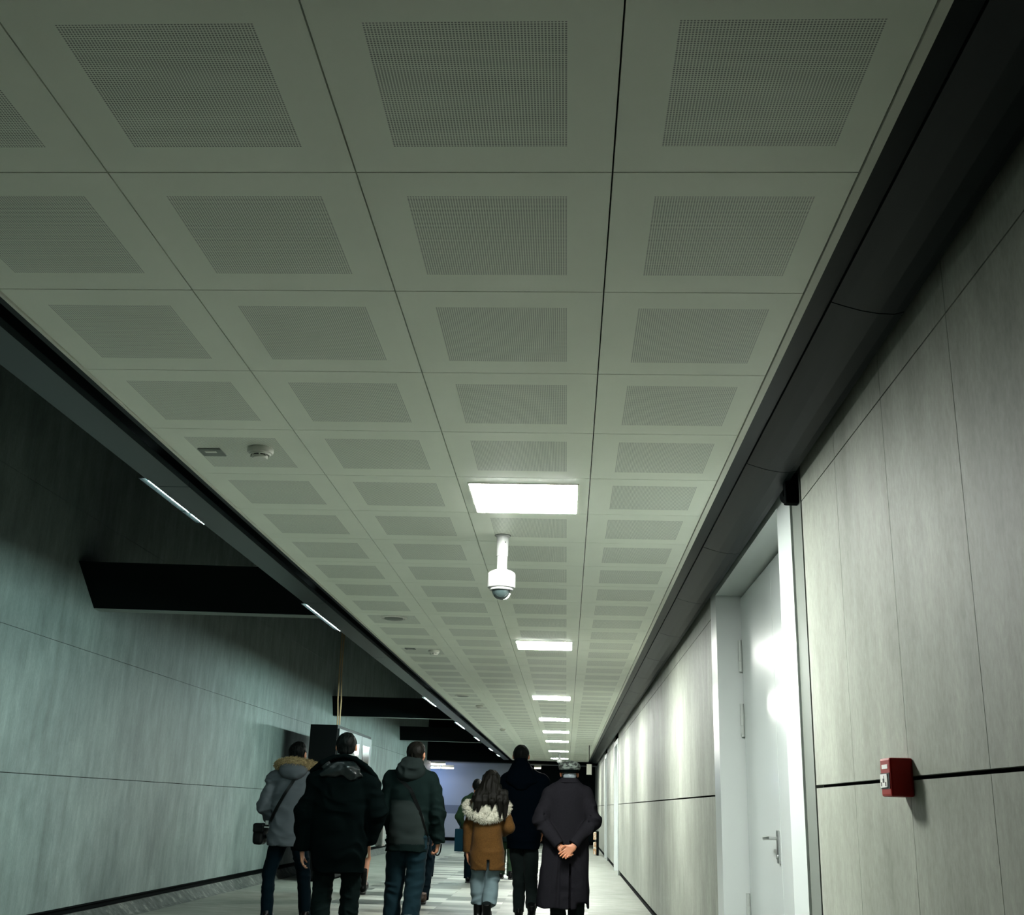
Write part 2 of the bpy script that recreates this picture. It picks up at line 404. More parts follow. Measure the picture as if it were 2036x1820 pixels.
# red call point on the right wall
r = empty('fire_alarm_call_point', (XR, 3.44, 1.297), 'red fire alarm call point box on the pale right wall', 'fire alarm')
b = MB(); b.box(-.068, 0, -.052, .052, -.055, .055, bev=.007); b.build('housing', M['red'], r)
b = MB(); b.box(-.0695, -.068, -.045, .045, -.033, .012); b.build('recess', M['ink'], r)
b = MB(); b.box(-.072, -.0695, -.030, .042, -.029, .009); pl = b.build('press_plate', M['label_white'], r)
b = MB(); b.box(-.0728, -.0722, -.002, .014, -.016, -.004); b.box(-.0728, -.0722, .000, .004, -.004, .004); b.box(-.0728, -.0722, -.020, -.012, -.026, -.014); b.box(-.0728, -.0722, .026, .034, -.026, -.014); b.build('symbol', M['ink'], pl)
b = MB(); b.box(-.0688, -.068, -.03, .03, .024, .036); b.build('script_band', M['label_white'], r)

# dome security cameras
def cctv(loc, L, label, s=1.0):
    r = empty('security_camera', loc, label, 'security camera', 'dome cameras under the ceiling'); z = -L
    b = MB(); b.lathe([(0, 0), (.042, 0), (.042, -.006), (.034, -.010), (.0335, -.02), (.0325, -L*.62), (.029, -L*.625), (.0285, -L), (0, -L)], seg=32); b.build('stem', M['cctv'], r, smooth=True, auto=True)
    b = MB(); b.lathe([(0, 0), (.046, 0), (.046, -.003), (0, -.003)], seg=32); b.build('ceiling_flange', M['grey_plastic'], r)
    b = MB(); b.lathe([(0, z), (.03, z), (.055, z-.008), (.072, z-.018), (.077, z-.026), (.078, z-.095), (.076, z-.102), (.062, z-.106), (.058, z-.106), (0, z-.106)], seg=48); b.build('housing', M['cctv'], r, smooth=True, auto=True)
    b = MB(); b.lathe([(.066, z-.107), (.064, z-.116), (.052, z-.118), (.051, z-.107)], seg=48); b.build('ring', M['cctv'], r, smooth=True, auto=True)
    pr = [(.052, z-.112)] + [(.05*math.cos(a), z-.118-.05*math.sin(a)) for a in np.linspace(0, math.pi/2-.02, 10)]
    b = MB(); b.lathe(pr, seg=32); b.build('dome', M['dome'], r, smooth=True)
    b = MB(); pts = [(.054*math.cos(a)*.8+.01, -.02, z-.118-.054*math.sin(a)) for a in np.linspace(.35, 1.2, 8)]; b.tube(pts, .0045, 8); b.build('wiper', M['cctv'], r, smooth=True)
    b = MB(); b.lathe([(0, -.0345), (.003, -.0345), (.003, -.028), (0, -.028)], (.017, 0, -.045), 10, axis='y'); b.build('screw_hole', M['ink'], r)
    return r
cctv((-.375, 5.99, ZC), .195, 'white dome security camera hanging from the ceiling behind the first light')
cctv((-.20, 31.6, ZC), .12, 'tiny distant dome camera hanging beside the flat cap')

# detectors, hatches, round vents
def detector(x, y, label):
    r = empty('smoke_detector', (x, y, ZC), label, 'smoke detector', 'smoke detectors on the ceiling')
    b = MB(); b.lathe([(0, 0), (.055, 0), (.057, -.012), (.053, -.022), (.046, -.024), (0, -.024)], seg=32); b.build('base', M['pale_plastic'], r, smooth=True, auto=True)
    b = MB(); b.lathe([(0, -.045), (.030, -.045), (.034, -.04), (.0355, -.034), (0, -.034)], seg=32)
    b.lathe([(0, -.03), (.028, -.03), (.028, -.036), (0, -.036)], seg=24, mi=1); b.lathe([(.047, -.024), (.045, -.030), (.04, -.031), (.04, -.024)], seg=32)
    for k in range(8):
        a = k*math.pi/4+.2; x0, y0 = .039*math.cos(a), .039*math.sin(a); b.tube([(x0, y0, -.023), (x0*.94, y0*.94, -.04)], .004, 6)
    b.lathe([(0, -.023), (.03, -.023), (.03, -.033), (0, -.033)], seg=24, mi=1)
    b.build('sensor_cage', [M['pale_plastic'], M['ink']], r, smooth=True, auto=True)
def hatch(x, y, label, s=.05):
    r = empty('indicator_plate', (x, y, ZC), label, 'ceiling plate', 'small square plates on the ceiling')
    b = MB(); b.box(-s, s, -s, s, -.006, 0, bev=.002); b.build('plate', M['grey_plastic'], r)
    b = MB(); b.box(-s*.5, s*.5, -s*.55, -s*.1, -.008, -.006); b.build('window', M['pale_plastic'], r)
def vent(x, y, label, R=.11):
    r = empty('round_vent', (x, y, ZC), label, 'ceiling vent', 'round vents in the ceiling')
    b = MB(); b.lathe([(0, 0), (R, 0), (R, -.004), (R*.9, -.012), (R*.86, -.012), (R*.84, -.004), (0, -.004)], seg=40); b.build('ring', M['pale_plastic'], r, smooth=True, auto=True)
    b = MB(); b.lathe([(0, -.006), (R*.68, -.006), (R*.7, -.012), (R*.6, -.017), (0, -.02)], seg=40); b.build('disc', M['grey_plastic'], r, smooth=True, auto=True)
detector(-1.345, 4.47, 'round white smoke detector nearest the camera, with slotted cage')
hatch(-1.575, 4.52, 'larger grey square plate beside the nearest smoke detector')
vent(-1.43, 8.9, 'round vent between the first and second smoke detectors')
hatch(-1.545, 10.75, 'small square plate beside the second smoke detector')
detector(-1.325, 10.85, 'second round smoke detector, small and beyond the round vent')
vent(-1.45, 15.4, 'faint round vent beyond the second smoke detector')
detector(-1.33, 16.9, 'third smoke detector, tiny, beyond the far round vent')
detector(-1.26, 22.0, 'farthest tiny smoke detector on the ceiling')

# hanging sign plate at the far right
r = empty('hanging_sign', (.53, 27.0, 2.20), 'small pale rectangular plate hanging at the far right below the ceiling', 'sign')
b = MB(); b.box(-.06, .06, -.05, .05, -.24, 0, bev=.006); b.build('plate', mat('beige_plate', (.12, .125, .10), .7), r)
b = MB(); b.tube([(0, 0, 0), (0, 0, ZC-2.2)], .008, 8); b.build('rod', M['black'], r)

# tubes beyond the header
def far_tube(x0, x1, y, z, mt, label):
    r = empty('tube_light', ((x0+x1)/2, y, z), label, 'tube light', 'tube lights at the far end of the passage'); L = (x1-x0)/2
    b = MB(); b.box(-L, L, -.05, .05, .03, .11); b.build('housing', M['pale_plastic'], r)
    b = MB(); b.box(-L+.01, L-.01, -.04, .04, -.01, .03); b.build('diffuser', mt, r)
far_tube(-4.75, -4.15, 38.9, 2.50, M['far_white'], 'warm tube light at the far end, the higher of the pair over the blue-lit wall')
far_tube(-4.35, -3.92, 39.5, 2.40, M['far_white'], 'warm tube light at the far end, the lower of the pair over the blue-lit wall')
far_tube(-5.6, -4.38, 39.5, 2.40, M['far_blue'], 'blue-white tube light at the far left over the blue-lit wall')
far_tube(-1.12, -.88, 39.4, 2.48, M['far_yellow'], 'yellowish tube light at the far end beside the tall man')

# tall machine against the left side, with cables to the beam
r = empty('vending_machine', (-3.66, 17.86, 0), 'tall machine by the left wall, black side towards the camera and shiny metal front', 'machine')
b = MB(); b.box(-.44, 0, 0, 3.15, .03, 2.35, bev=.008); b.build('cabinet', M['machine_black'], r)
for i, (a, c) in enumerate(((.06, 1.06), (1.08, 2.08), (2.10, 3.10))):
    b = MB(); b.box(0, .025, a, c, .10, 2.30, bev=.006); d = b.build('door', M['machine_steel'], r)
    b = MB(); b.box(.025, .032, a+.10, c-.25, .95, 2.15); b.build('window', M['glass_dark'], d)
    b = MB(); b.tube([(.05, c-.12, 1.0), (.05, c-.12, 1.5)], .012, 8); b.build('handle', M['steel'], d)
b = MB(); b.box(-.42, -.02, .02, 3.12, 0, .03); b.build('foot', M['black'], r)
b = MB()
for dx, q in ((0, 0), (.035, .02)):
    b.tube([(-3.70+dx, 18.0, 2.358), (-3.705+dx, 18.02, 2.5), (-3.73+dx+q, 18.05, 2.75), (-3.77+dx, 18.2, 3.2), (-3.8+dx, 18.3, 5.6)], .012, 8)
tag(b.build('power_cable', M['cable'], smooth=True), 'pair of tan cables running up from the tall black machine', 'cable')

# narrow post beside the right wall at the far end
r = empty('bollard', (.80, 31.7, 0), 'narrow black post with pale patterned panel by the right wall far away', 'post')
b = MB(); b.box(.03, .10, -.1, .1, 0, .62, bev=.01); b.build('column', M['black'], r)
def b_pat(nt, b_):
    n = noise(nt, 14, (1, 1, 1), 2); k = ramp(nt, n.outputs[0], [(.4, (.5, .5, .42)), (.55, (.35, .2, .1))]); nt.links.new(k.outputs[0], b_.inputs['Base Color'])
b = MB(); b.box(-.05, .03, -.1, .1, .02, .34, bev=.01); b.box(-.05, .03, -.1, .1, .40, .60, bev=.01); b.build('panel', mat('patterned_panel', (.5, .5, .4), .7, build=b_pat), r)

#PEOPLE
# ---------------------------------------------------------------- people: signed distance volumes meshed as one surface
def smin(a, b, k):
    if k <= 0: return np.minimum(a, b)
    h = np.clip(.5 + .5*(b-a)/k, 0, 1); return b*(1-h) + a*h - k*h*(1-h)
def vnoise(X, Y, Z, seed):
    rs = np.random.RandomState(seed); L = rs.rand(32, 32, 32).astype(np.float32)*2-1
    xi, yi, zi = np.floor(X).astype(int), np.floor(Y).astype(int), np.floor(Z).astype(int)
    fx, fy, fz = X-xi, Y-yi, Z-zi
    fx, fy, fz = fx*fx*(3-2*fx), fy*fy*(3-2*fy), fz*fz*(3-2*fz); out = 0
    for a in (0, 1):
        for b_ in (0, 1):
            for c in (0, 1):
                out = out + L[(xi+a) % 32, (yi+b_) % 32, (zi+c) % 32]*((fx if a else 1-fx)*(fy if b_ else 1-fy)*(fz if c else 1-fz))
    return out
class Vol:
    def __init__(s, lo, hi, h):
        s.lo, s.h = np.array(lo, float), h; s.n = np.ceil((np.array(hi)-s.lo)/h).astype(int)+1
        s.ax = [(s.lo[i] + h*np.arange(s.n[i])).astype(np.float32) for i in range(3)]
        s.F = np.full(s.n, .09, np.float32)
    def sub(s, lo, hi):
        a = [int(max(0, math.floor((lo[i]-s.lo[i])/s.h))) for i in range(3)]
        b_ = [int(min(s.n[i], math.ceil((hi[i]-s.lo[i])/s.h)+1)) for i in range(3)]
        sl = tuple(slice(p, max(p, q)) for p, q in zip(a, b_))
        X, Y, Z = s.ax[0][sl[0]][:, None, None], s.ax[1][sl[1]][None, :, None], s.ax[2][sl[2]][None, None, :]
        return sl, X, Y, Z
    def put(s, fn, lo, hi, k=.02, mode='add'):
        m_ = .09; sl, X, Y, Z = s.sub([v-m_ for v in lo], [v+m_ for v in hi])
        if 0 in s.F[sl].shape: return
        d = fn(X, Y, Z)
        s.F[sl] = smin(s.F[sl], d, k) if mode == 'add' else -smin(-s.F[sl], d, k)
    def cone(s, a, b_, ra, rb, k=.02, flat=False, sq=None, mode='add'):
        """tapered limb from a to b_; sq flattens it along a direction (vector, factor)"""
        a, b_ = np.array(a, float), np.array(b_, float); ba = b_-a; L2 = ba@ba; L = math.sqrt(L2); R = max(ra, rb)*1.15
        def fn(X, Y, Z):
            px, py, pz = X-a[0], Y-a[1], Z-a[2]
            hr = (px*ba[0]+py*ba[1]+pz*ba[2])/L2; h = np.clip(hr, 0, 1)
            qx, qy, qz = px-h*ba[0], py-h*ba[1], pz-h*ba[2]; r = ra+(rb-ra)*h
            if sq is not None:
                v, f = np.array(sq[0], float), sq[1]; v /= np.linalg.norm(v); t = (qx*v[0]+qy*v[1]+qz*v[2])*(1/f-1)
                qx, qy, qz = qx+t*v[0], qy+t*v[1], qz+t*v[2]
                d = (np.sqrt(qx*qx+qy*qy+qz*qz)-r)*(f if f < 1 else 1)
            else: d = np.sqrt(qx*qx+qy*qy+qz*qz)-r
            if flat: d = np.maximum(d, (hr-1)*L)
            return d
        s.put(fn, np.minimum(a, b_)-R, np.maximum(a, b_)+R, k, mode)
    def chain(s, pts, rs, k=.02, flat=False, **kw):
        for i in range(len(pts)-1): s.cone(pts[i], pts[i+1], rs[i], rs[i+1], k, flat and i == len(pts)-2, **kw)
    def ell(s, c, r, k=.02, mode='add', rot=None):
        c, r = np.array(c, float), np.array(r, float); R = max(r)
        Rm = np.array(rot) if rot is not None else None
        def fn(X, Y, Z):
            x, y, z = X-c[0], Y-c[1], Z-c[2]
            if Rm is not None: x, y, z = (Rm[0][0]*x+Rm[0][1]*y+Rm[0][2]*z, Rm[1][0]*x+Rm[1][1]*y+Rm[1][2]*z, Rm[2][0]*x+Rm[2][1]*y+Rm[2][2]*z)
            k0 = np.sqrt((x/r[0])**2+(y/r[1])**2+(z/r[2])**2); k1 = np.sqrt((x/r[0]**2)**2+(y/r[1]**2)**2+(z/r[2]**2)**2)
            return k0*(k0-1)/np.maximum(k1, 1e-5)
        s.put(fn, c-(R if rot is not None else r), c+(R if rot is not None else r), k, mode)
    def box(s, c, r, k=.0, mode='add', rnd=.01, rot=None):
        c, r = np.array(c, float), np.array(r, float); Rm = np.array(rot) if rot is not None else None
        def fn(X, Y, Z):
            x, y, z = X-c[0], Y-c[1], Z-c[2]
            if Rm is not None: x, y, z = (Rm[0][0]*x+Rm[0][1]*y+Rm[0][2]*z, Rm[1][0]*x+Rm[1][1]*y+Rm[1][2]*z, Rm[2][0]*x+Rm[2][1]*y+Rm[2][2]*z)
            qx, qy, qz = abs(x)-r[0]+rnd, abs(y)-r[1]+rnd, abs(z)-r[2]+rnd
            return np.sqrt(np.maximum(qx, 0)**2+np.maximum(qy, 0)**2+np.maximum(qz, 0)**2)+np.minimum(np.maximum(qx, np.maximum(qy, qz)), 0)-rnd
        R = np.linalg.norm(r) if rot is not None else r; s.put(fn, c-R, c+R, k, mode)
    def loft(s, secs, k=.02, mode='add', e=2.3, top=True, bot=True):
        """secs: (z, cx, cy, rx, ry) from low to high"""
        S = np.array(secs, float); zz = S[:, 0]; zs = np.linspace(zz[0], zz[-1], 120)
        P = [np.interp(zs, zz, S[:, i]) for i in range(1, 5)]
        ker = np.hanning(15); ker /= ker.sum(); P = [np.convolve(np.pad(q, 7, mode='edge'), ker, 'valid') for q in P]
        def fn(X, Y, Z):
            z1 = Z.ravel(); cx, cy, rx, ry = [np.interp(z1, zs, q).astype(np.float32)[None, None, :] for q in P]
            x, y = abs(X-cx)/rx, abs(Y-cy)/ry
            d = ((x**e+y**e)**(1/e)-1)*np.minimum(rx, ry)
            if bot: d = np.maximum(d, zz[0]-Z)
            if top: d = np.maximum(d, Z-zz[-1])
            return d
        lo = (min(S[:, 1]-S[:, 3]), min(S[:, 2]-S[:, 4]), zz[0]); hi = (max(S[:, 1]+S[:, 3]), max(S[:, 2]+S[:, 4]), zz[-1])
        s.put(fn, lo, hi, k, mode)
    def halfspace(s, p, n):
        """cut away the side the normal points to"""
        X, Y, Z = s.ax[0][:, None, None], s.ax[1][None, :, None], s.ax[2][None, None, :]
        s.F = np.maximum(s.F, (X-p[0])*n[0]+(Y-p[1])*n[1]+(Z-p[2])*n[2]).astype(np.float32)
    def wrinkle(s, amp, freq, seed, zr=None, oct=2, warp=.5, wf=None):
        X, Y, Z = np.broadcast_arrays(s.ax[0][:, None, None], s.ax[1][None, :, None], s.ax[2][None, None, :])
        near_ = abs(s.F) < amp*3+.02; x, y, z = X[near_], Y[near_], Z[near_]
        wv = vnoise(x*4+9, y*4+3, z*4+1, seed+50)*warp; n = 0; a = 1
        for o in range(oct):
            q = vnoise(x*freq[0]*2**o+wv*2+17, y*freq[1]*2**o+wv+31, z*freq[2]*2**o+wv*2.5+13, seed+o); n = n + a*(1-2*abs(q) if o == 0 else q); a *= .5
        wt = 1
        if zr is not None: wt = np.clip((z-zr[0])/(zr[1]-zr[0]), 0, 1)
        if wf is not None: wt = wt*wf(x, y, z)
        s.F[near_] -= (n*amp*wt).astype(np.float32)
    def mesh(s):
        F = np.pad(s.F, 1, constant_values=.09); ins = F < 0; n = np.array(F.shape)
        c = ins[:-1, :-1, :-1].astype(np.int8)
        tot = np.zeros(n-1, np.int8)
        for a in (0, 1):
            for b_ in (0, 1):
                for d in (0, 1): tot += ins[a:n[0]-1+a, b_:n[1]-1+b_, d:n[2]-1+d]
        idx = np.argwhere((tot > 0) & (tot < 8)); vid = -np.ones(n-1, np.int64); vid[tuple(idx.T)] = np.arange(len(idx))
        acc = np.zeros((len(idx), 3)); cnt = np.zeros(len(idx)); cor = [(a, b_, d) for a in (0, 1) for b_ in (0, 1) for d in (0, 1)]
        val = {q: F[idx[:, 0]+q[0], idx[:, 1]+q[1], idx[:, 2]+q[2]] for q in cor}
        for q in cor:
            for ax in range(3):
                if q[ax]: continue
                r = list(q); r[ax] = 1; r = tuple(r); va, vb = val[q], val[r]; m_ = (va < 0) != (vb < 0)
                t = np.where(m_, va/np.where(m_, va-vb, 1), 0); p = np.tile(np.array(q, float), (len(idx), 1)); p[:, ax] += t
                acc += p*m_[:, None]; cnt += m_
        V = (idx+acc/cnt[:, None]-1)*s.h+s.lo; faces = []
        for ax in range(3):
            sl0 = [slice(1, -1)]*3; sl1 = [slice(1, -1)]*3; sl0[ax] = slice(0, -1); sl1[ax] = slice(1, None)
            A, B = ins[tuple(sl0)], ins[tuple(sl1)]; e = np.argwhere(A != B)
            flip = A[tuple(e.T)]; off = np.ones(3, int); off[ax] = 0; e = e+off
            u, v = (ax+1) % 3, (ax+2) % 3; du = np.eye(3, dtype=int)[u]; dv = np.eye(3, dtype=int)[v]
            q = np.stack([vid[tuple((e-du-dv).T)], vid[tuple((e-dv).T)], vid[tuple(e.T)], vid[tuple((e-du).T)]], 1)
            q[~flip] = q[~flip][:, ::-1]; faces.append(q)
        return V, np.concatenate(faces)
def make(name, vol, mats, parent, facemat=None, relax=1):
    V, Fc = vol.mesh()
    for _ in range(relax):                                            # gentle relaxation of the sampled surface
        acc = np.zeros_like(V); cnt = np.zeros(len(V))
        for i in range(4):
            a, b_ = Fc[:, i], Fc[:, (i+1) % 4]
            np.add.at(acc, a, V[b_]); np.add.at(cnt, a, 1)
        V = V*.5 + acc/np.maximum(cnt, 1)[:, None]*.5
    me = bpy.data.meshes.new(name)
    me.vertices.add(len(V)); me.vertices.foreach_set('co', V.astype(np.float32).ravel())
    me.loops.add(len(Fc)*4); me.loops.foreach_set('vertex_index', Fc.astype(np.int32).ravel())
    me.polygons.add(len(Fc)); me.polygons.foreach_set('loop_start', np.arange(0, len(Fc)*4, 4, dtype=np.int32))
    me.update(calc_edges=True); me.validate()
    o = link(name, me, mats, parent, smooth=True)
    if facemat is not None:
        cen = V[Fc].mean(1); mi = facemat(cen).astype(np.int32); me.polygons.foreach_set('material_index', mi)
    return o
def fur(o, n, L, seed, droop=(0, 0, -.3), wd=.0022):
    """tufts standing on the surface of a fur trim, in the same mesh"""
    rs = np.random.RandomState(seed); me = o.data; bm = bmesh.new(); bm.from_mesh(me); bm.faces.ensure_lookup_table(); fs = list(bm.faces); sel = rs.randint(0, len(fs), n)
    for i in sel:
        f = fs[i]; c = f.calc_center_median(); nn = f.normal + Vector(rs.randn(3)*.45) + Vector(droop); nn.normalize()
        t = nn.orthogonal().normalized(); t.rotate(Matrix.Rotation(rs.rand()*6.28, 3, nn)); l = L*(.5+rs.rand())
        a = bm.verts.new(c+t*wd); b_ = bm.verts.new(c-t*wd); m1 = bm.verts.new(c+nn*l*.6+t*wd*.6); d = bm.verts.new(c+nn*l+Vector(droop)*l*.4); bm.faces.new((a, b_, m1)); bm.faces.new((b_, d, m1))
    bm.to_mesh(me); bm.free()
def hand(v, wr, d, nrm, side, curl=.5, s=1.0, thumb=.5, spread=.06, r0=.0088):
    """palm, four jointed fingers of unequal length and a thumb from the side of the palm; d points to the fingertips, nrm out of the palm, side towards the thumb"""
    d = np.array(d, float); d /= np.linalg.norm(d); nrm = np.array(nrm, float); nrm -= d*(nrm@d); nrm /= np.linalg.norm(nrm)
    sd = np.array(side, float); sd = sd-d*(sd@d)-nrm*(sd@nrm); sd /= np.linalg.norm(sd); wr = np.array(wr, float)
    v.cone(wr-d*.03*s, wr+d*.012*s, .026*s, .025*s, .012, sq=(nrm, .72))
    for q, l in ((-.030, .078), (-.010, .084), (.011, .086), (.030, .082)):
        v.cone(wr+sd*q*.55*s, wr+d*l*s+sd*q*s, .019*s, .0125*s, .010)
    fl = [.062, .078, .084, .076]; fo = [-.032, -.011, .011, .032]
    for i in range(4):
        p = wr+d*(.080+.004*(i > 0))*s+sd*fo[i]*s; L = fl[i]*s; ang = curl*(1+.12*(1.5-i)); a = 0; rr = [r0*1.06, r0, r0*.92, r0*.8]
        dd = d+sd*spread*(i-1.5)*.5
        for j, fr in enumerate((.45, .30, .25)):
            a += ang*(1.0 if j else .7); u = dd*math.cos(a)+nrm*math.sin(a); u /= np.linalg.norm(u); q = p+u*L*fr
            v.cone(p, q, rr[j]*s, rr[j+1]*s, .003); p = q
    p = wr+d*.022*s+sd*.026*s; u = sd*.75+d*.75+nrm*.3*thumb; u /= np.linalg.norm(u)
    q = p+u*.040*s; v.cone(p, q, .016*s, .0115*s, .012); u2 = sd*.30+d*.9+nrm*thumb; u2 /= np.linalg.norm(u2); q2 = q+u2*.032*s; v.cone(q, q2, .0112*s, .010*s, .003)
    u3 = d*.9+nrm*(thumb+.2)-sd*.1; u3 /= np.linalg.norm(u3); v.cone(q2, q2+u3*.024*s, .010*s, .0078*s, .003)
def head(v, c, s=1.0, turn=0.0, tilt=0.0):
    """skull, jaw, brow, nose, lips, chin, ears; c is the middle of the skull, facing +Y"""
    ct, st = math.cos(turn), math.sin(turn); c = np.array(c, float); cx_, sx_ = math.cos(tilt), math.sin(tilt)
    def W(x, y, z):
        y, z = y*cx_+z*sx_, -y*sx_+z*cx_
        return c+np.array([x*ct+y*st, -x*st+y*ct, z])*s
    Rz = [[ct, -st, 0], [st, ct, 0], [0, 0, 1]]
    v.ell(W(0, -.012, .02), np.array((.078, .098, .088))*s, .02, rot=Rz); v.ell(W(0, .022, -.035), np.array((.062, .072, .078))*s, .03, rot=Rz)
    v.ell(W(0, .062, -.088), np.array((.028, .024, .022))*s, .025); v.cone(W(0, .088, -.005), W(0, .108, -.036), .009*s, .0145*s, .012)
    v.cone(W(-.035, .078, .018), W(.035, .078, .018), .012*s, .012*s, .014)
    for q in (-1, 1):
        v.ell(W(q*.031, .088, .0), np.array((.015, .012, .011))*s, .008, mode='sub'); v.ell(W(q*.031, .076, .0), np.array((.0125,)*3)*s, .002)
        v.ell(W(q*.088, -.006, -.016), np.array((.014, .019, .033))*s, .006, rot=Rz); v.ell(W(q*.100, .004, -.014), np.array((.006, .011, .020))*s, .004, mode='sub')
        v.ell(W(q*.048, .058, -.03), np.array((.02, .02, .02))*s, .02)
    v.cone(W(-.02, .090, -.060), W(.02, .090, -.060), .006*s, .006*s, .006); v.cone(W(-.016, .089, -.071), W(.016, .089, -.071), .0065*s, .0065*s, .005)
    return W
def hair_short(parent, W, s, mt, low=-.06, seed=3, puff=.012):
    c = W(0, -.012, .02); v = Vol(c-.16, c+.16, .0045); v.ell(W(0, -.018, .020), np.array((.086, .102, .088))*s+puff*.4, .01)
    v.ell(W(0, -.035, -.04), np.array((.074, .075, .06))*s, .02); v.ell(W(0, .02, .085), np.array((.05, .06, .03))*s, .03)
    # hairline: cut the face, the nape and the ears
    f = np.array(W(0, 1, 0))-W(0, 0, 0); f /= np.linalg.norm(f); v.wrinkle(.0045, (40, 40, 16), seed, oct=2)
    v.box(W(0, .135, -.075), np.array((.12, .10, .125))*s, 0, 'sub', .03)
    for q in (-1, 1): v.ell(W(q*.096, -.004, -.018), np.array((.022, .027, .040))*s, .004, 'sub')
    v.halfspace(W(0, 0, low), (0, .25, -1))
    return make('hair', v, mt, parent)
def fabric(name, col, rough=.8, sheen=.3, scale=220, spec=.08, folds=0, var=0):
    def f(nt, b):
        n = noise(nt, scale, (1, 1, 1), 2, .6); h = n.outputs[0]
        bump(nt, b, h, .25, .002)
        if var:
            q = noise(nt, 70, (1, 1, 1), 5, .8); r = ramp(nt, q.outputs[0], [(.3, tuple(c*(1-var) for c in col)), (.7, tuple(min(1, c*(1+var)) for c in col))]); nt.links.new(r.outputs[0], b.inputs['Base Color'])
    return mat(name, col, rough, 0, spec, build=f, sheen=sheen*.12)
def skinmat(name, col):
    m_ = mat(name, col, .5); b = m_.node_tree.nodes['Principled BSDF']; b.inputs['Subsurface Weight'].default_value = .12
    b.inputs['Subsurface Radius'].default_value = (.02, .008, .004); return m_
P = dict(skin=skinmat('skin', (.30, .13, .07)), skin_old=skinmat('older_skin', (.36, .15, .08)), hair=mat('black_hair', (.0012, .0018, .0016), .6, 0, .06), hair_brown=mat('dark_brown_hair', (.0030, .0028, .0020), .6, 0, .07),
 hair_grey=mat('grey_hair', (.16, .19, .21), .6), grey_parka=fabric('grey_parka_cloth', (.044, .052, .057), .75, .2), black_shell=fabric('black_padded_cloth', (.001, .0015, .0015), .42, 0, 160, .1),
 black_matte=fabric('black_matt_cloth', (.0007, .0017, .0017), .9, 0, 220, .01), dark_shell=fabric('dark_green_grey_cloth', (.0035, .0068, .0064), .9, 0, 220, 0), grey_shell=fabric('charcoal_cloth', (.0115, .0155, .0148), .9, 0, 220, 0),
 navy=fabric('navy_wool', (.0004, .0014, .0028), .9, 0, 220, .01), brown=fabric('rust_brown_cloth', (.056, .026, .006), .85, .2, var=.35), coat=fabric('charcoal_wool', (.0088, .0085, .0105), .95, 0, 220, 0, var=.25),
 jeans_dark=fabric('dark_blue_jeans', (.0010, .0040, .0060), .8, 0, 220, .02), jeans=fabric('blue_jeans', (.0032, .0100, .0135), .8, .1, 220, .03), jeans_light=fabric('light_grey_blue_jeans', (.085, .12, .132), .8, .2), trousers_grey=fabric('grey_trousers', (.0050, .0080, .0076), .85, .1, 220, .03),
 trousers_dark=fabric('dark_trousers', (.0018, .0040, .0038), .85, 0, 220, .02), fur_tan=mat('tan_fur', (.17, .125, .055), .9), fur_white=mat('cream_fur', (.34, .33, .27), .9), leather=mat('black_leather', (.0008, .0012, .0012), .4, 0, .12),
 leather_brown=mat('brown_leather', (.03, .014, .007), .5), sole=mat('rubber_sole', (.012, .013, .013), .7), white_shoe=mat('white_shoe', (.3, .3, .29), .5), shoe_grey=mat('grey_shoe', (.035, .045, .05), .6),
 cap=None, green=fabric('dark_green_cloth', (.008, .020, .009), .8, .2), teal_bag=mat('teal_paper', (.0012, .012, .020), .7, 0, .05), buckle=mat('pale_metal_buckle', (.6, .6, .58), .3, 1), shirt=mat('grey_collar', (.10, .12, .115), .8))
def b_cap(nt, b):
    n = noise(nt, 26, (1, 1, 2.2), 2, .5); r = ramp(nt, n.outputs[0], [(.42, (.003, .005, .005)), (.58, (.12, .145, .13))]); nt.links.new(r.outputs[0], b.inputs['Base Color'])
P['cap'] = mat('checked_wool_cap', (.1, .1, .1), .9, build=b_cap)
def b_flower(nt, b):
    n = noise(nt, 9, (1, 1, 1), 2, .5); r = ramp(nt, n.outputs[0], [(.40, (.09, .11, .10)), (.60, (.16, .17, .155)), (.64, (.20, .05, .01))]); nt.links.new(r.outputs[0], b.inputs['Base Color'])
P['flower'] = mat('patterned_bag_cloth', (.4, .4, .4), .7, build=b_flower)

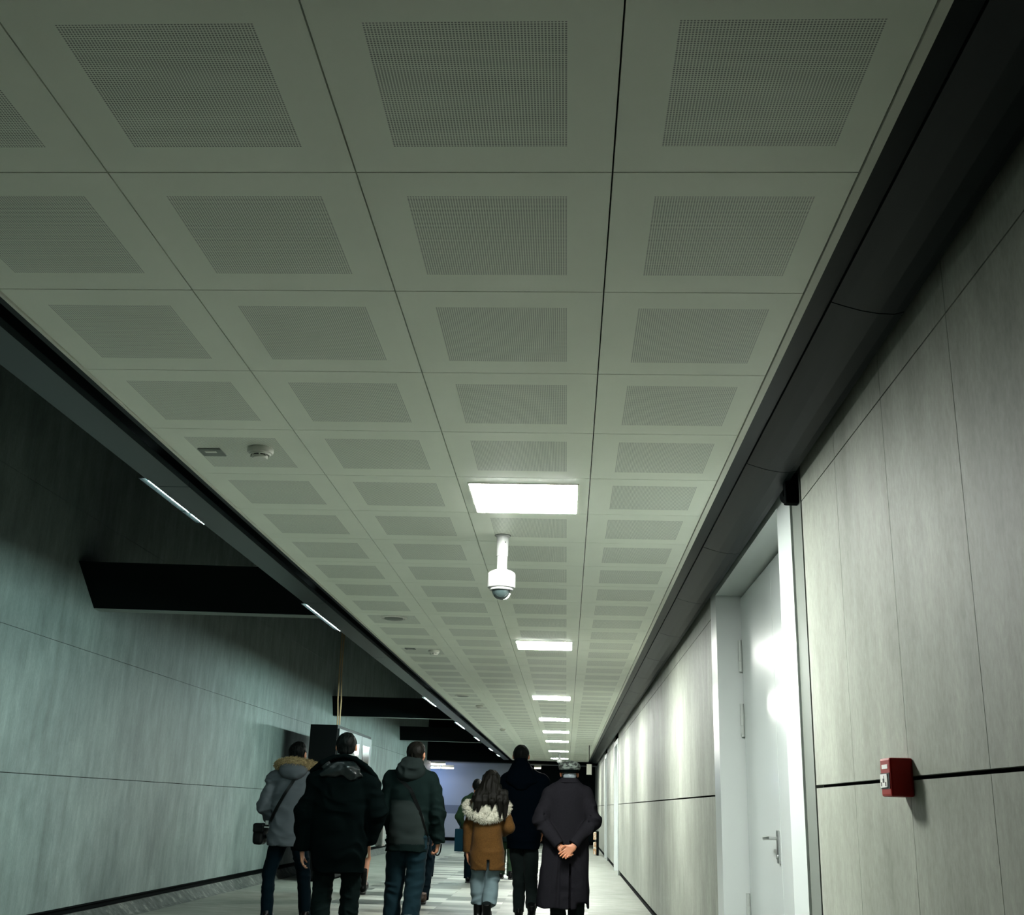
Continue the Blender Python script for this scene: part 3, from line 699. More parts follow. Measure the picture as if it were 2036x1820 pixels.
def person(loc, label, joints, skin='skin', h=.008, hands=None, headc=(0, 0, 1.6), hs=1.0, turn=0, tilt=0, group=None):
    """joints: hipz, legs [(hip,knee,ankle)..], arms [(shoulder,elbow,wrist)..]"""
    r = empty('person', loc, label, 'person', group)
    J = joints; pts = [p for a in J['arms']+J['legs'] for p in a]
    lo = np.min(pts, 0)-.16; hi = np.max(pts, 0)+.16; lo[2] = -.01; hi[2] = headc[2]+.16; lo[1] = min(lo[1], -.2); hi[1] = max(hi[1], .22)
    v = Vol(lo, hi, h)
    hz = J['hipz']; cx, cy = J.get('c', (0, 0)); nz = headc[2]-.20
    hx = J.get('hx', cx)
    v.loft([(hz-.06, hx, cy, .135, .09), (hz+.06, hx, cy, .150, .10), (hz+.22, cx, cy, .125, .088), (nz-.18, cx, cy, .15, .10), (nz-.05, cx, cy, .135, .085), (nz+.0, cx, cy, .07, .065)], .03)
    v.cone((cx, cy, nz-.03), (headc[0], headc[1]-.012, headc[2]-.05), .062, .056, .03)
    W = head(v, headc, hs, turn, tilt)
    for a in J['arms']:
        v.cone((cx+(a[0][0]-cx)*.4, cy, nz-.07), a[0], .05, .052, .03); v.chain(a, (.050, .038, .026), .02)
    for hd in (hands or []): hand(v, **hd)
    for l in J['legs']:
        v.cone(l[0], l[1], .085, .052, .03); v.cone(l[1], l[2], .052, .036, .02); kx, ky, kz = l[2]; v.cone((kx, ky, kz), (kx, ky+.12, max(kz-.055, .02)), .034, .022, .02)
    o = make('body', v, P[skin], r)
    for q in (-1, 1):
        eb = MB(); eb.lathe([(.0128*hs*math.cos(t), .0128*hs*math.sin(t)) for t in np.linspace(-1.57, 1.57, 9)], tuple(W(q*.031, .0775, 0)), 12)
        eb.build('eye', P['hair_grey'], r, smooth=True)
    return r, W
def trousers(r, legs, hz, rs=(.105, .085, .072), hem=None, mt='jeans', seed=1, amp=.006, c=(0, 0), freq=(7, 7, 16), wid=.155, k=.02):
    pts = [p for l in legs for p in l]; lo = np.min(pts, 0)-.17; hi = np.max(pts, 0)+.17; hi[2] = hz+.2
    v = Vol(lo, hi, .008); v.loft([(hz-.06, c[0], c[1], wid, .115), (hz+.03, c[0], c[1], wid+.01, .12), (hz+.16, c[0], c[1], wid-.02, .105)], .03)
    for l in legs:
        v.cone(l[0], l[1], rs[0], rs[1], .03 if k > .01 else .01, sq=((0, 1, 0), 1.0)); v.cone(l[1], l[2], rs[1], rs[2], k, flat=True)
    v.wrinkle(amp, freq, seed, oct=2)
    return make('trousers', v, P[mt], r)
def shoe(r, ank, mt='leather', L=.27, yaw_=0, pitch_=0, sole='sole', boot=0):
    """ank: ankle point; the shoe points to +Y; pitch_ lifts the heel"""
    v = Vol((-.09, -.14, -.02), (.09, .26, .30), .006)
    v.ell((0, .10, .045), (.046, .12, .042), .02); v.ell((0, -.02, .055), (.040, .065, .058), .03); v.cone((0, -.015, .06), (0, -.01, .11+boot), .042, .046+boot*.05, .02, flat=True); v.halfspace((0, 0, .012), (0, 0, -1)); v.wrinkle(.0015, (20, 20, 20), 5)
    o = make('shoe', v, P[mt], r)
    b = MB(); out = [(-.042, -.075), (-.040, .04), (-.048, .13), (-.03, .205), (0, .222), (.03, .205), (.048, .13), (.040, .04), (.042, -.075), (0, -.09)]
    A = [b.bm.verts.new((x, y, -.002)) for x, y in out]; B = [b.bm.verts.new((x*1.02, y*1.02, .02)) for x, y in out]; n = len(out); b.bm.faces.new(A); b.bm.faces.new(B[::-1])
    for i in range(n): b.bm.faces.new((A[i], A[(i+1) % n], B[(i+1) % n], B[i]))
    b.build('sole', P[sole], o)
    o.matrix_local = Matrix.Translation(Vector((ank[0], ank[1], ank[2]-.085))) @ Matrix.Rotation(yaw_, 4, 'Z') @ Matrix.Rotation(-pitch_, 4, 'X')
    return o
def ribbon(name, target, pts, wd, mt, parent, th=.006, lift=.003, frm=-1):
    """strap laid on the surface of target; pts are (x, z) seen from behind"""
    V = [v_.co for v_ in target.data.vertices]; tr = BVHTree.FromPolygons(V, [tuple(p.vertices) for p in target.data.polygons])
    P3 = []; pts = np.array(pts, float); t = np.linspace(0, len(pts)-1, 12*(len(pts)-1)+1)
    for q in t:
        i = min(int(q), len(pts)-2); f = q-i; x, z = pts[i]*(1-f)+pts[i+1]*f; h = tr.ray_cast(Vector((x, frm*1.0, z)), Vector((0, -frm, 0)))
        y = (h[0].y if h[0] is not None else (P3[-1].y if P3 else frm*.12)); P3.append(Vector((x, y+frm*lift, z)))
    for _ in range(2): P3 = [P3[0]]+[Vector((P3[i].x, (P3[i-1].y+2*P3[i].y+P3[i+1].y)/4, P3[i].z)) for i in range(1, len(P3)-1)]+[P3[-1]]
    b = MB(); rows = []
    for i, p in enumerate(P3):
        d = (P3[min(i+1, len(P3)-1)]-P3[max(i-1, 0)]).normalized(); s_ = d.cross(Vector((0, frm, 0))).normalized()*wd/2; up = Vector((0, frm, 0))*th
        rows.append([b.bm.verts.new(p-s_-up), b.bm.verts.new(p+s_-up), b.bm.verts.new(p+s_+up*.6), b.bm.verts.new(p-s_+up*.6)])
    for A, B in zip(rows, rows[1:]):
        for k in range(4): b.bm.faces.new((A[k], A[(k+1) % 4], B[(k+1) % 4], B[k]))
    b.bm.faces.new(rows[0]); b.bm.faces.new(rows[-1][::-1])
    return b.build(name, mt, parent)

# --- A: grey parka with fur-trimmed hood, shoulder bag, far left
def person_a():
    arms = [((-.20, .0, 1.40), (-.285, -.03, 1.11), (-.22, .10, .97)), ((.20, .0, 1.40), (.27, .0, 1.12), (.22, .14, .98))]
    legs = [((-.10, 0, .84), (-.19, .02, .45), (-.165, -.02, .10)), ((.09, 0, .84), (.165, .06, .46), (.225, .0, .10))]
    hands = [dict(wr=(-.21, .12, .96), d=(.35, .8, -.3), nrm=(1, 0, 0), side=(0, 0, 1), curl=.5), dict(wr=(.21, .16, .97), d=(-.35, .8, -.3), nrm=(-1, 0, 0), side=(0, 0, 1), curl=.5)]
    r, W = person((-2.85, 11.89, 0), 'person in grey parka with tan fur collar, nearest the left wall', dict(hipz=.86, arms=arms, legs=legs), hands=hands, headc=(.012, .01, 1.655), hs=1.0, turn=.25)
    hair_short(r, W, 1.0, P['hair'], low=-.055)
    v = Vol((-.42, -.26, .70), (.42, .26, 1.60), .008)
    v.loft([(.735, -.035, 0, .185, .145), (.85, -.03, 0, .195, .15), (1.05, -.02, 0, .185, .145), (1.25, -.01, 0, .205, .145), (1.38, 0, 0, .215, .125), (1.46, 0, 0, .15, .11), (1.54, .01, 0, .085, .09)], .02)
    v.cone((-.10, 0, 1.44), (-.22, 0, 1.39), .08, .075, .05); v.cone((.10, 0, 1.44), (.22, 0, 1.39), .08, .075, .05)
    for a in arms: v.chain(a, (.078, .070, .056), .02, flat=True)
    v.wrinkle(.009, (5, 5, 12), 4, oct=2); v.wrinkle(.012, (8, 8, 14), 6, oct=2, wf=lambda x, y, z: np.clip((abs(x+.02)-.19)/.04, 0, 1)+np.clip((.86-z)/.05, 0, 1)*.2)
    jk = make('parka', v, P['grey_parka'], r)
    # hood lying on the back, rim of tan fur
    v = Vol((-.26, -.30, 1.30), (.28, .16, 1.64), .007)
    v.ell((.0, -.115, 1.475), (.145, .075, .095), .02); v.ell((.01, -.04, 1.53), (.17, .12, .05), .04); v.wrinkle(.006, (8, 8, 12), 9)
    hd = make('hood', v, P['grey_parka'], jk)
    v = Vol((-.30, -.30, 1.42), (.32, .24, 1.68), .007); ts = np.linspace(-3.9, .76, 14)
    pts = [(.0+.185*math.cos(t)+.01, -.01+.135*math.sin(t), 1.545+.025*math.sin(-t)-.02*abs(math.cos(t))) for t in ts]
    v.chain(pts, [.036]*14, .01); v.wrinkle(.008, (30, 30, 30), 11, oct=2); fr = make('fur_trim', v, P['fur_tan'], hd); fur(fr, 5000, .022, 1)
    trousers(r, [((-.10, 0, .82), (-.19, .02, .45), (-.165, -.02, .06)), ((.09, 0, .82), (.165, .06, .46), (.225, .0, .06))], .80, (.098, .066, .058), mt='jeans_dark', seed=3, wid=.15)
    shoe(r, (-.165, -.02, .085), 'leather'); shoe(r, (.225, 0, .085), 'leather')
    # bag and strap hang from the shoulder: a thing of its own
    bag = empty('shoulder_bag', (-2.85, 11.89, 0), 'small black shoulder bag on the hip of the person in the grey parka', 'bag')
    v = Vol((-.42, -.22, .68), (-.16, .10, 1.0), .006); v.box((-.295, -.07, .84), (.052, .10, .10), 0, 'add', .03); v.box((-.29, -.075, .90), (.058, .108, .045), .01, 'add', .02); v.wrinkle(.003, (14, 14, 14), 2)
    make('pouch', v, P['leather'], bag)
    ribbon('strap', jk, [(.12, 1.50), (.05, 1.42), (-.06, 1.22), (-.19, .97)], .030, P['leather'], bag, th=.003, lift=.035)
    b = MB(); b.box(-.215, -.185, -.205, -.195, .935, .975); b.box(-.225, -.175, -.20, -.19, .905, .918); b.build('buckle', P['buckle'], bag)
    return r
person_a()

# --- B: broad black padded jacket, nearest
def person_b():
    arms = [((-.22, -.01, 1.41), (-.345, -.02, 1.08), (-.345, .0, .745)), ((.22, -.01, 1.41), (.345, -.03, 1.10), (.27, .06, .84))]
    legs = [((-.10, 0, .86), (-.125, .04, .46), (-.125, -.06, .10)), ((.10, 0, .86), (.115, .10, .46), (.115, .10, .10))]
    hands = [dict(wr=(-.345, .0, .715), d=(.08, .05, -1), nrm=(1, .1, 0), side=(0, 1, 0), curl=.45), dict(wr=(.265, .08, .80), d=(-.2, .5, -.8), nrm=(-1, 0, 0), side=(0, 1, .2), curl=.5)]
    r, W = person((-2.14, 10.91, 0), 'person in a broad black padded jacket with hood down, largest figure, short black hair', dict(hipz=.90, arms=arms, legs=legs), hands=hands, headc=(.005, .01, 1.70), hs=1.06)
    hair_short(r, W, 1.06, P['hair'], low=-.065, seed=8)
    v = Vol((-.52, -.32, .50), (.52, .28, 1.66), .008)
    v.loft([(.55, .0, 0, .235, .165), (.70, .0, 0, .255, .175), (.95, 0, 0, .27, .18), (1.2, 0, 0, .285, .175), (1.36, 0, -.01, .27, .155), (1.46, 0, -.01, .20, .13), (1.54, 0, 0, .12, .105), (1.60, .005, 0, .085, .09)], .02)
    for q in (-1, 1): v.cone((q*.10, -.01, 1.46), (q*.25, -.01, 1.38), .09, .085, .06)
    v.chain(arms[0], (.098, .088, .070), .03, flat=True); v.chain(arms[1], (.098, .090, .068), .03, flat=True)
    v.wrinkle(.010, (4, 4, 9), 21, oct=2); v.wrinkle(.012, (6, 6, 11), 22, oct=2, wf=lambda x, y, z: np.clip((abs(x)-.27)/.05, 0, 1))
    jk = make('jacket', v, P['black_matte'], r)
    v = Vol((-.34, -.34, 1.30), (.34, .20, 1.66), .007)
    # gathered hood: glossy rolls between the shoulders, dark band of trim around it
    v.ell((0, -.115, 1.475), (.185, .08, .075), .03); v.ell((-.10, -.12, 1.435), (.10, .06, .05), .03); v.ell((.11, -.12, 1.43), (.09, .06, .05), .03); v.wrinkle(.016, (7, 7, 12), 33, oct=3)
    hd = make('hood', v, P['shiny'], jk)
    v = Vol((-.36, -.30, 1.38), (.36, .20, 1.68), .007)
    v.chain([(-.30, -.05, 1.455), (-.20, -.115, 1.53), (-.09, -.115, 1.585), (.02, -.12, 1.60), (.12, -.115, 1.575), (.22, -.11, 1.51), (.305, -.05, 1.425)], [.026, .028, .024, .022, .024, .028, .026], .01)
    make('hood_trim', v, P['black_matte'], hd)
    v = Vol((-.13, -.14, 1.52), (.13, .14, 1.66), .006); v.loft([(1.54, .005, 0, .09, .09), (1.60, .005, 0, .082, .086), (1.632, .005, .0, .078, .083)], .01); make('shirt_collar', v, P['shirt'], r)
    v = Vol((-.50, -.25, .66), (.50, .25, 1.5), .008)
    trousers(r, [((-.115, 0, .86), (-.13, .04, .46), (-.125, -.05, .05)), ((.115, 0, .86), (.12, .10, .46), (.115, .09, .05))], .84, (.115, .092, .085), mt='trousers_dark', seed=6, amp=.008, wid=.19)
    shoe(r, (-.125, -.05, .085)); shoe(r, (.115, .09, .085))
    return r
P['shiny'] = fabric('black_shiny_nylon', (.0030, .0050, .0050), .32, 0, 120, .30)
person_b()

# --- C: dark hooded jacket with grey lower back, strap loop in hand
def person_c():
    cx = -.035
    arms = [((-.22, 0, 1.42), (-.27, .0, 1.12), (-.22, .12, .93)), ((.155, 0, 1.42), (.245, -.02, 1.10), (.255, .04, .83))]
    legs = [((-.13, 0, .86), (-.155, .06, .46), (-.165, .02, .10)), ((.05, 0, .86), (.045, .0, .47), (.03, -.16, .16))]
    hands = [dict(wr=(-.21, .15, .92), d=(.3, .9, -.2), nrm=(1, 0, 0), side=(0, 0, 1), curl=.5), dict(wr=(.258, .045, .815), d=(-.12, .12, -1), nrm=(-1, .1, 0), side=(0, 1, 0), curl=.95, thumb=.8)]
    r, W = person((-1.53, 11.52, 0), 'person in dark hooded jacket with charcoal lower back and jeans, holding a strap loop', dict(hipz=.88, arms=arms, legs=legs, c=(cx, 0), hx=cx), hands=hands, headc=(.0, .01, 1.672), hs=1.0, turn=.35)
    hair_short(r, W, 1.0, P['hair_brown'], low=-.075, seed=12, puff=.02)
    v = Vol((-.42, -.26, .68), (.44, .26, 1.60), .008)
    v.loft([(.735, cx-.01, 0, .195, .15), (.9, cx-.01, 0, .205, .155), (1.1, cx, 0, .205, .15), (1.28, cx, 0, .215, .15), (1.40, cx, 0, .205, .13), (1.47, cx, 0, .14, .11), (1.55, cx+.02, 0, .085, .09)], .02)
    for q in (-1, 1): v.cone((cx+q*.08, 0, 1.45), (cx+q*.20, 0, 1.39), .085, .08, .05)
    v.chain(arms[0], (.082, .072, .058), .02, flat=True); v.chain(arms[1], (.082, .076, .060), .02, flat=True)
    v.wrinkle(.009, (4.5, 4.5, 10), 41, oct=2); v.wrinkle(.014, (7, 7, 12), 42, oct=2, wf=lambda x, y, z: np.clip((abs(x-cx)-.20)/.04, 0, 1))
    def fm(c):
        return ((c[:, 1] < .02) & (c[:, 2] < 1.215) & (c[:, 2] > .80) & (c[:, 0] > -.22) & (c[:, 0] < .135-.16*np.clip((c[:, 2]-1.0)/.22, 0, 1)**2))
    jk = make('jacket', v, [P['dark_shell'], P['grey_shell']], r, fm)
    v = Vol((-.26, -.28, 1.34), (.22, .18, 1.68), .007)
    v.ell((cx-.005, -.09, 1.50), (.155, .085, .10), .03); v.ell((cx, -.045, 1.585), (.115, .085, .05), .04); v.ell((cx-.02, -.10, 1.44), (.10, .075, .05), .03)
    v.ell((.0, .03, 1.64), (.072, .10, .05), .01, 'sub'); v.wrinkle(.010, (8, 8, 16), 44, oct=2)
    make('hood', v, P['grey_shell2'], jk)
    trousers(r, [((-.135, 0, .86), (-.16, .06, .46), (-.165, .03, .06)), ((.055, 0, .86), (.05, .0, .47), (.035, -.155, .11))], .84, (.110, .086, .078), mt='jeans', seed=16, amp=.011, c=(cx, 0), wid=.175, freq=(5, 5, 13))
    shoe(r, (-.165, .03, .085), 'shoe_grey'); shoe(r, (.03, -.17, .15), 'shoe_grey', pitch_=-.5)
    ribbon('crossbody_strap', jk, [(-.16, 1.43), (-.02, 1.32), (.08, 1.12), (.15, .90), (.165, .80)], .034, P['leather'], r, th=.003)
    lp = empty('strap_loop', (-1.53, 11.52, 0), 'black strap loop hanging from the hand of the person in the dark hooded jacket', 'strap')
    b = MB(); pts = [(.235, .03, .76), (.228, .03, .735), (.238, .03, .712), (.255, .03, .70), (.27, .03, .706), (.283, .03, .73), (.290, .03, .77), (.292, .03, .81)]
    b.tube(pts, .0075, 8); b.build('loop', P['leather'], lp, smooth=True)
    return r
P['grey_shell2'] = fabric('dark_grey_hood_cloth', (.0080, .0112, .0108), .9, 0, 220, 0)
person_c()

# --- D: tall man, navy coat with pointed hood down, grey trousers
def person_d():
    cx = .055
    arms = [((-.13, 0, 1.46), (-.21, .0, 1.16), (-.17, .14, .98)), ((.24, 0, 1.46), (.30, .0, 1.15), (.27, .12, .92))]
    legs = [((-.03, 0, .88), (.015, .06, .48), (.02, .04, .10)), ((.13, 0, .88), (.15, .0, .49), (.165, -.16, .17))]
    hands = [dict(wr=(-.16, .16, .97), d=(.3, .8, -.4), nrm=(1, 0, 0), side=(0, 0, 1), curl=.5), dict(wr=(.265, .14, .90), d=(-.2, .6, -.8), nrm=(-1, 0, 0), side=(0, 1, .2), curl=.5)]
    r, W = person((-.536, 13.2, 0), 'tall person in navy coat and grey trousers between brown parka and long coat', dict(hipz=.90, arms=arms, legs=legs, c=(cx, 0), hx=.05), hands=hands, headc=(.005, .01, 1.735), hs=.98)
    hair_short(r, W, .98, P['hair'], low=-.045, seed=5)
    v = Vol((-.36, -.26, .68), (.46, .26, 1.74), .008)
    v.loft([(.725, .055, 0, .175, .14), (.9, cx, 0, .19, .15), (1.1, cx, 0, .20, .145), (1.3, cx, 0, .225, .15), (1.43, cx, 0, .225, .13), (1.50, cx-.01, 0, .185, .12), (1.58, .02, -.01, .12, .11), (1.66, .01, -.01, .085, .095)], .02)
    for q in (-1, 1): v.cone((cx+q*.08, 0, 1.50), (cx+q*.21, 0, 1.45), .08, .075, .05)
    for a in arms: v.chain(a, (.078, .070, .056), .02, flat=True)
    v.wrinkle(.006, (4, 4, 9), 51, oct=2); jk = make('coat', v, P['navy'], r)
    v = Vol((-.26, -.30, 1.32), (.30, .18, 1.76), .008)
    v.loft([(1.36, .02, -.10, .06, .06), (1.44, .02, -.09, .17, .085), (1.52, .02, -.07, .16, .095), (1.62, .01, -.05, .105, .085), (1.70, .005, -.035, .065, .07)], .02); v.wrinkle(.006, (6, 6, 10), 52)
    make('hood', v, P['navy'], jk)
    trousers(r, [((-.04, 0, .88), (.015, .06, .48), (.02, .05, .06)), ((.13, 0, .88), (.145, .0, .49), (.165, -.15, .13))], .86, (.095, .075, .060), mt='trousers_grey', seed=26, amp=.005, c=(.05, 0), wid=.15, k=.006)
    shoe(r, (.02, .05, .085)); shoe(r, (.168, -.165, .165), 'leather', pitch_=-.55); r.scale = (1.03, 1.03, 1.012)
person_d()

# --- E: woman, long dark hair, brown parka with cream fur hood
def person_e():
    cx = -.03
    arms = [((-.18, 0, 1.20), (-.235, -.01, .96), (-.235, .02, .72)), ((.13, 0, 1.20), (.205, -.03, .98), (.14, .12, .92))]
    legs = [((-.10, 0, .72), (-.11, .04, .42), (-.10, .03, .10)), ((.02, 0, .72), (.03, .02, .42), (.005, -.10, .13))]
    hands = [dict(wr=(-.238, .02, .695), d=(.15, .1, -1), nrm=(1, .1, 0), side=(0, 1, 0), curl=.4, s=.88), dict(wr=(.12, .15, .92), d=(-.4, .8, .2), nrm=(-1, 0, 0), side=(0, 0, 1), curl=.6, s=.88)]
    r, W = person((-.81, 12.35, 0), 'woman with long dark hair in a brown parka with cream fur hood and light jeans', dict(hipz=.74, arms=arms, legs=legs, c=(cx, 0), hx=cx), hands=hands, headc=(.0, .01, 1.445), hs=.95)
    v = Vol((-.34, -.24, .50), (.34, .24, 1.38), .008)
    v.loft([(.545, cx+.02, 0, .185, .15), (.70, cx+.01, 0, .19, .155), (.90, cx, 0, .165, .14), (1.05, cx, 0, .165, .135), (1.18, cx, 0, .165, .12), (1.26, cx, 0, .12, .10), (1.33, cx+.02, 0, .075, .08)], .02)
    for q in (-1, 1): v.cone((cx+q*.07, 0, 1.22), (cx+q*.15, 0, 1.18), .07, .066, .05)
    for a in arms: v.chain(a, (.068, .060, .048), .02, flat=True)
    v.wrinkle(.006, (5, 5, 9), 61, oct=2); v.box((-.0, -.16, .54), (.014, .10, .11), 0, 'sub', .005)
    pk = make('parka', v, P['brown'], r)
    v = Vol((-.36, -.30, .98), (.30, .20, 1.36), .007); ts = np.linspace(-math.pi*1.28, .28*math.pi, 16)
    v.ell((-.04, -.10, 1.18), (.165, .07, .115), .03); v.wrinkle(.008, (8, 8, 9), 65); hd = make('hood_lining', v, P['fur_white'], pk); fur(hd, 2500, .012, 4)
    v = Vol((-.36, -.32, .96), (.30, .20, 1.36), .007)
    pts = [(-.04+.215*math.cos(t), -.03+.125*math.sin(t)+.0, 1.17+.105*math.sin(t)*(1 if math.sin(t) < 0 else .3)+.02*abs(math.cos(t))) for t in ts]
    v.chain(pts, [.044]*16, .01); v.wrinkle(.010, (26, 26, 26), 66, oct=2); fr = make('fur_trim', v, P['fur_white'], pk); fur(fr, 6000, .020, 5)
    trousers(r, [((-.105, 0, .72), (-.118, .04, .42), (-.108, .03, .20)), ((.03, 0, .72), (.042, .02, .42), (.022, -.09, .21))], .70, (.088, .074, .066), mt='jeans_light', seed=36, amp=.012, c=(-.04, 0), wid=.14, freq=(5, 5, 15), k=.006)
    shoe(r, (-.10, .03, .085), 'leather', boot=.10); shoe(r, (.005, -.12, .12), 'leather', pitch_=-.35, boot=.10)
    # hair over the hood
    v = Vol((-.32, -.32, 1.02), (.28, .14, 1.60), .006)
    v.ell(W(0, -.015, .03), (.088, .105, .098), .02)
    v.loft([(1.235, -.02, -.165, .16, .026), (1.29, -.02, -.145, .16, .05), (1.36, -.015, -.085, .135, .075), (1.44, .0, -.05, .10, .085), (1.50, 0, -.02, .085, .08)], .03)
    for x0, x1, z1, sd in ((-.12, -.17, 1.15, 1), (-.09, -.12, 1.14, 2), (-.05, -.06, 1.20, 3), (.04, .03, 1.17, 4), (.10, .12, 1.08, 5), (.14, .17, 1.05, 6), (.16, .19, 1.10, 7), (0, -.01, 1.21, 8), (.01, .03, 1.20, 9)):
        v.chain([(x0, -.13, 1.33), ((x0+x1)/2, -.185, 1.24), (x1, -.195, z1)], (.034, .026, .006), .012)
    v.wrinkle(.008, (34, 34, 3), 71, oct=2); v.box(W(0, .15, -.09), (.12, .10, .13), 0, 'sub', .03); make('hair', v, P['hair_brown'], r); r.scale = (.976, .976, .993)
person_e()

# --- F: older man in a long charcoal coat and flat cap, hands clasped behind
def person_f():
    cx = -.02
    arms = [((-.20, -.02, 1.33), (-.295, -.10, 1.05), (-.10, -.215, .815)), ((.17, -.02, 1.34), (.255, -.10, 1.07), (.055, -.225, .825))]
    legs = [((-.10, 0, .80), (-.11, .02, .44), (-.10, -.02, .10)), ((.07, 0, .80), (.09, .06, .44), (.09, .06, .10))]
    hands = [dict(wr=(-.085, -.222, .795), d=(.55, -.10, -.62), nrm=(.30, -.75, .25), side=(.6, .0, .7), curl=.62, thumb=.5, spread=.10, s=1.06), dict(wr=(.045, -.250, .800), d=(-.66, -.12, -.55), nrm=(.1, -.9, .1), side=(-.5, .0, .75), curl=.42, thumb=.45, spread=.10, s=1.10)]
    r, W = person((.03, 12.4, 0), 'older person in a long charcoal coat and checked flat cap, hands clasped behind the back', dict(hipz=.82, arms=arms, legs=legs, c=(cx, 0), hx=cx), skin='skin_old', hands=hands, headc=(.0, .025, 1.555), hs=1.02, h=.0055)
    v = Vol((-.15, -.14, 1.44), (.15, .12, 1.60), .005); v.ell(W(0, -.028, -.03), (.074, .082, .070), .01); v.halfspace((0, -.0, 1.455), (0, 0, -1)); v.halfspace((0, .0, 0), (0, 1, 0)); v.wrinkle(.004, (40, 40, 40), 81); make('hair', v, P['hair_grey'], r)
    v = Vol((-.16, -.15, 1.50), (.16, .24, 1.72), .005)
    v.ell((0, .0, 1.615), (.118, .135, .068), .02); v.ell((0, .02, 1.60), (.108, .14, .05), .02); v.halfspace((0, 0, 1.565), (0, .10, -1)); v.wrinkle(.003, (14, 14, 14), 84); cp = make('flat_cap', v, P['cap'], r)
    v = Vol((-.14, -.15, 1.53), (.14, .22, 1.60), .005); v.loft([(1.55, 0, .0, .103, .118), (1.585, 0, .0, .108, .124)], 0); v.ell((0, .13, 1.572), (.085, .075, .012), .01); make('cap_band', v, P['black_matte'], cp)
    v = Vol((-.44, -.32, .14), (.40, .28, 1.54), .008)
    v.loft([(.195, -.055, .0, .275, .19), (.45, -.045, 0, .262, .185), (.75, -.03, 0, .245, .17), (.95, cx, 0, .225, .155), (1.15, cx, 0, .225, .15), (1.30, cx, -.01, .225, .14), (1.38, cx, -.01, .19, .125), (1.44, 0, 0, .11, .10), (1.475, 0, .0, .088, .088)], .02)
    for q in (-1, 1): v.cone((cx+q*.09, -.01, 1.385), (cx+q*.195, -.02, 1.325), .075, .075, .05)
    v.chain(arms[0], (.080, .076, .056), .016, flat=True); v.chain(arms[1], (.080, .076, .056), .016, flat=True)
    v.wrinkle(.016, (7, 7, 13), 95, oct=2, wf=lambda x, y, z: np.clip((abs(x-cx)-.205)/.05, 0, 1)*np.clip((z-.80)/.05, 0, 1)*np.clip((1.30-z)/.08, 0, 1))
    # back pleat and skirt folds
    v.wrinkle(.007, (5, 5, 2.0), 91, oct=2)
    for q, w_ in ((-.20, .010), (-.11, .012), (.10, .010), (.17, .010)): v.cone((q, -.20, .20), (q*.8, -.165, .75), w_*2.2, w_*.8, .01, mode='sub')
    v.box((.02, -.20, .35), (.010, .10, .28), 0, 'sub', .004)
    v.box((.145, -.1, .16), (.05, .3, .085), .03, 'sub', .02)
    for q in (-1, 1):
        for (ax_, az, bx, bz, rr) in ((.20, 1.28, .16, 1.15, .010), (.28, 1.10, .20, 1.13, .010), (.30, 1.02, .22, 1.06, .010), (.26, .96, .19, 1.00, .009)):
            v.cone((cx+q*ax_, -.155, az), (cx+q*bx, -.175, bz), rr, rr*.6, .008, mode='sub')
    ct = make('coat', v, P['coat'], r)
    v = Vol((-.16, -.16, 1.42), (.16, .16, 1.54), .006); v.loft([(1.445, .0, -.005, .122, .115), (1.47, .0, -.005, .108, .102), (1.50, 0, -.005, .088, .086)], 0); v.halfspace((0, .09, 0), (0, 1, 0)); make('collar', v, P['coat'], ct)
    trousers(r, [((-.10, 0, .80), (-.11, .02, .44), (-.10, -.02, .05)), ((.07, 0, .80), (.09, .06, .44), (.09, .06, .05))], .78, (.10, .088, .082), mt='trousers_grey', seed=46, amp=.006, wid=.16)
    shoe(r, (-.10, -.02, .085)); shoe(r, (.09, .06, .085))
person_f()

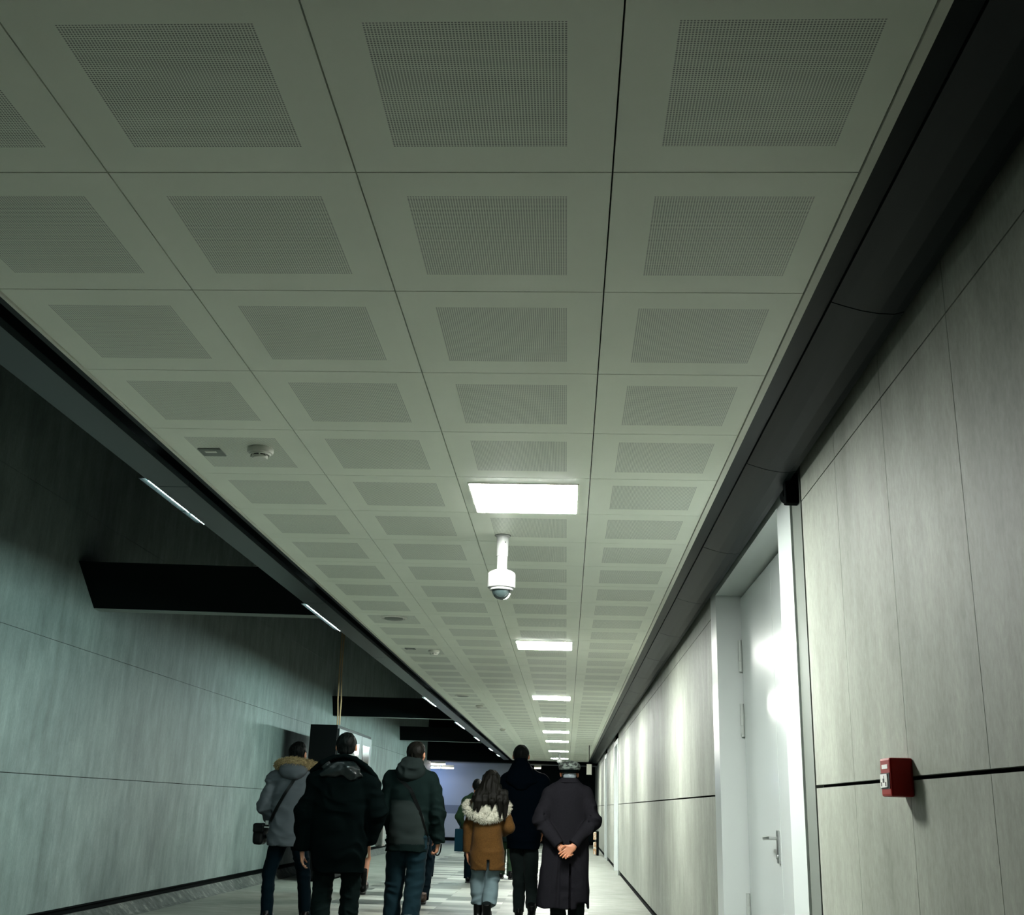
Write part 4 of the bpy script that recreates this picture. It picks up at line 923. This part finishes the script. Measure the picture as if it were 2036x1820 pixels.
# --- people farther along, mostly hidden behind the front group
def person_far(loc, label, H, top, bottom, shoes, hairm='hair', coat_hem=.75, wide=1.0, boot=0, skirt=False, step=.16, hx=0, arm=.0, dx=.0, group=None, legx=.085):
    k = H/1.75; arms = [((-.19*k*wide, 0, 1.38*k), (-.26*k*wide-arm, -.02, 1.10*k), (-.22*k*wide, .08, .88*k)), ((.19*k*wide, 0, 1.38*k), (.26*k*wide, -.02, 1.10*k), (.22*k*wide, .08, .88*k))]
    legs = [((-.09*k, 0, .86*k), (-legx+dx, .06, .47*k), (-legx+dx, step, .10)), ((.09*k, 0, .86*k), (legx+dx, .02, .47*k), (legx+dx, -step, .13))]
    hands = [dict(wr=(a[2][0], a[2][1]+.01, a[2][2]-.03), d=(0, .2, -1), nrm=(-1 if a[2][0] > 0 else 1, 0, 0), side=(0, 1, 0), curl=.4, s=.95) for a in arms]
    r, W = person(loc, label, dict(hipz=.88*k, arms=arms, legs=legs), hands=hands, headc=(hx, .01, 1.64*k), hs=.98*k, h=.010, group=group)
    hair_short(r, W, .98*k, P[hairm], low=-.06)
    v = Vol((-.46, -.26, coat_hem-.05), (.46, .26, 1.58*k), .010)
    v.loft([(coat_hem, 0, 0, .19*k*wide, .14), (1.0*k, 0, 0, .175*k*wide, .14), (1.26*k, 0, 0, .20*k*wide, .14), (1.38*k, 0, 0, .20*k*wide, .12), (1.45*k, 0, 0, .13, .10), (1.52*k, 0, 0, .08, .085)], .02)
    for q in (-1, 1): v.cone((q*.08, 0, 1.42*k), (q*.19*k*wide, 0, 1.36*k), .075, .07, .05)
    for a in arms: v.chain(a, (.072, .064, .05), .02, flat=True)
    v.wrinkle(.007, (5, 5, 10), int(abs(loc[0])*100) % 90, oct=2); make('jacket', v, P[top], r)
    if not skirt: trousers(r, [(l[0], l[1], (l[2][0], l[2][1], .07 if boot == 0 else .20)) for l in legs], .84*k, (.098, .078, .068), mt=bottom, seed=7, wid=.15)
    shoe(r, (legs[0][2][0], legs[0][2][1], .085), shoes, boot=boot); shoe(r, (legs[1][2][0], legs[1][2][1], .12), shoes, pitch_=-.35, boot=boot)
    return r
g = person_far((-2.86, 15.88, 0), 'person with tan fur collar and tall black boots, mostly hidden behind the broad black jacket', 1.70, 'dark_shell', 'jeans_dark', 'leather', 'hair_brown', .62, boot=.24, skirt=True, step=.08, legx=.09, wide=.9, dx=.05)
v = Vol((-.30, -.24, 1.30), (.34, .24, 1.60), .008); v.chain([(.21*math.cos(t), .13*math.sin(t), 1.44+.02*math.sin(t)) for t in np.linspace(-4.0, .8, 12)], [.045]*12, .01); v.wrinkle(.008, (26, 26, 26), 5); fr = make('fur_collar', v, P['fur_tan'], g); fur(fr, 2500, .025, 8)
v = Vol((-.25, -.22, .44), (.25, .22, .66), .009); v.loft([(.46, 0, 0, .17, .14), (.64, 0, 0, .17, .14)], 0); v.wrinkle(.012, (12, 12, 4), 5); make('fringed_skirt', v, P['fur_white'], g)
bg = empty('tote_bag', (-2.53, 15.80, 0), 'pale patterned bag with orange dots glimpsed between the two dark jackets', 'bag')
b = MB(); b.box(-.05, .05, -.14, .14, .62, .94, bev=.02); b.build('pouch', P['flower'], bg)
b = MB(); b.tube([(0, -.07, .93), (0, -.05, 1.12), (0, 0, 1.20), (0, .05, 1.12), (0, .07, .93)], .008, 8); b.build('strap', P['leather'], bg, smooth=True)
person_far((-1.90, 14.75, 0), 'person in jeans and brown shoes walking close ahead of the dark hooded jacket', 1.66, 'black_matte', 'jeans_dark', 'leather_brown', dx=.06, step=.20)
person_far((-2.31, 19.25, 0), 'person in jeans and white shoes, farther ahead of the dark hooded jacket', 1.62, 'black_matte', 'jeans_dark', 'white_shoe', step=.1, legx=.075)
person_far((-1.46, 18.8, 0), 'person in a dark green jacket carrying a teal bag, ahead of the woman in brown', 1.60, 'green', 'jeans_dark', 'leather', coat_hem=.66, step=.06, arm=.04, legx=.10)
tb = empty('paper_bag', (-1.715, 18.72, 0), 'narrow teal paper bag carried beside the brown parka', 'bag')
b = MB(); b.box(-.065, .065, -.14, .14, .48, .82); b.build('sack', P['teal_bag'], tb)
b = MB(); b.tube([(0, -.05, .81), (0, -.04, .90), (0, 0, .93), (0, .04, .90), (0, .05, .81)], .004, 6); b.build('handle', P['teal_bag'], tb)
person_far((-1.02, 20.1, 0), 'small person in green-brown trousers seen between the woman in brown and the tall one', 1.50, 'dark_shell', 'green', 'leather', coat_hem=.6, step=.10, legx=.09, wide=.85)
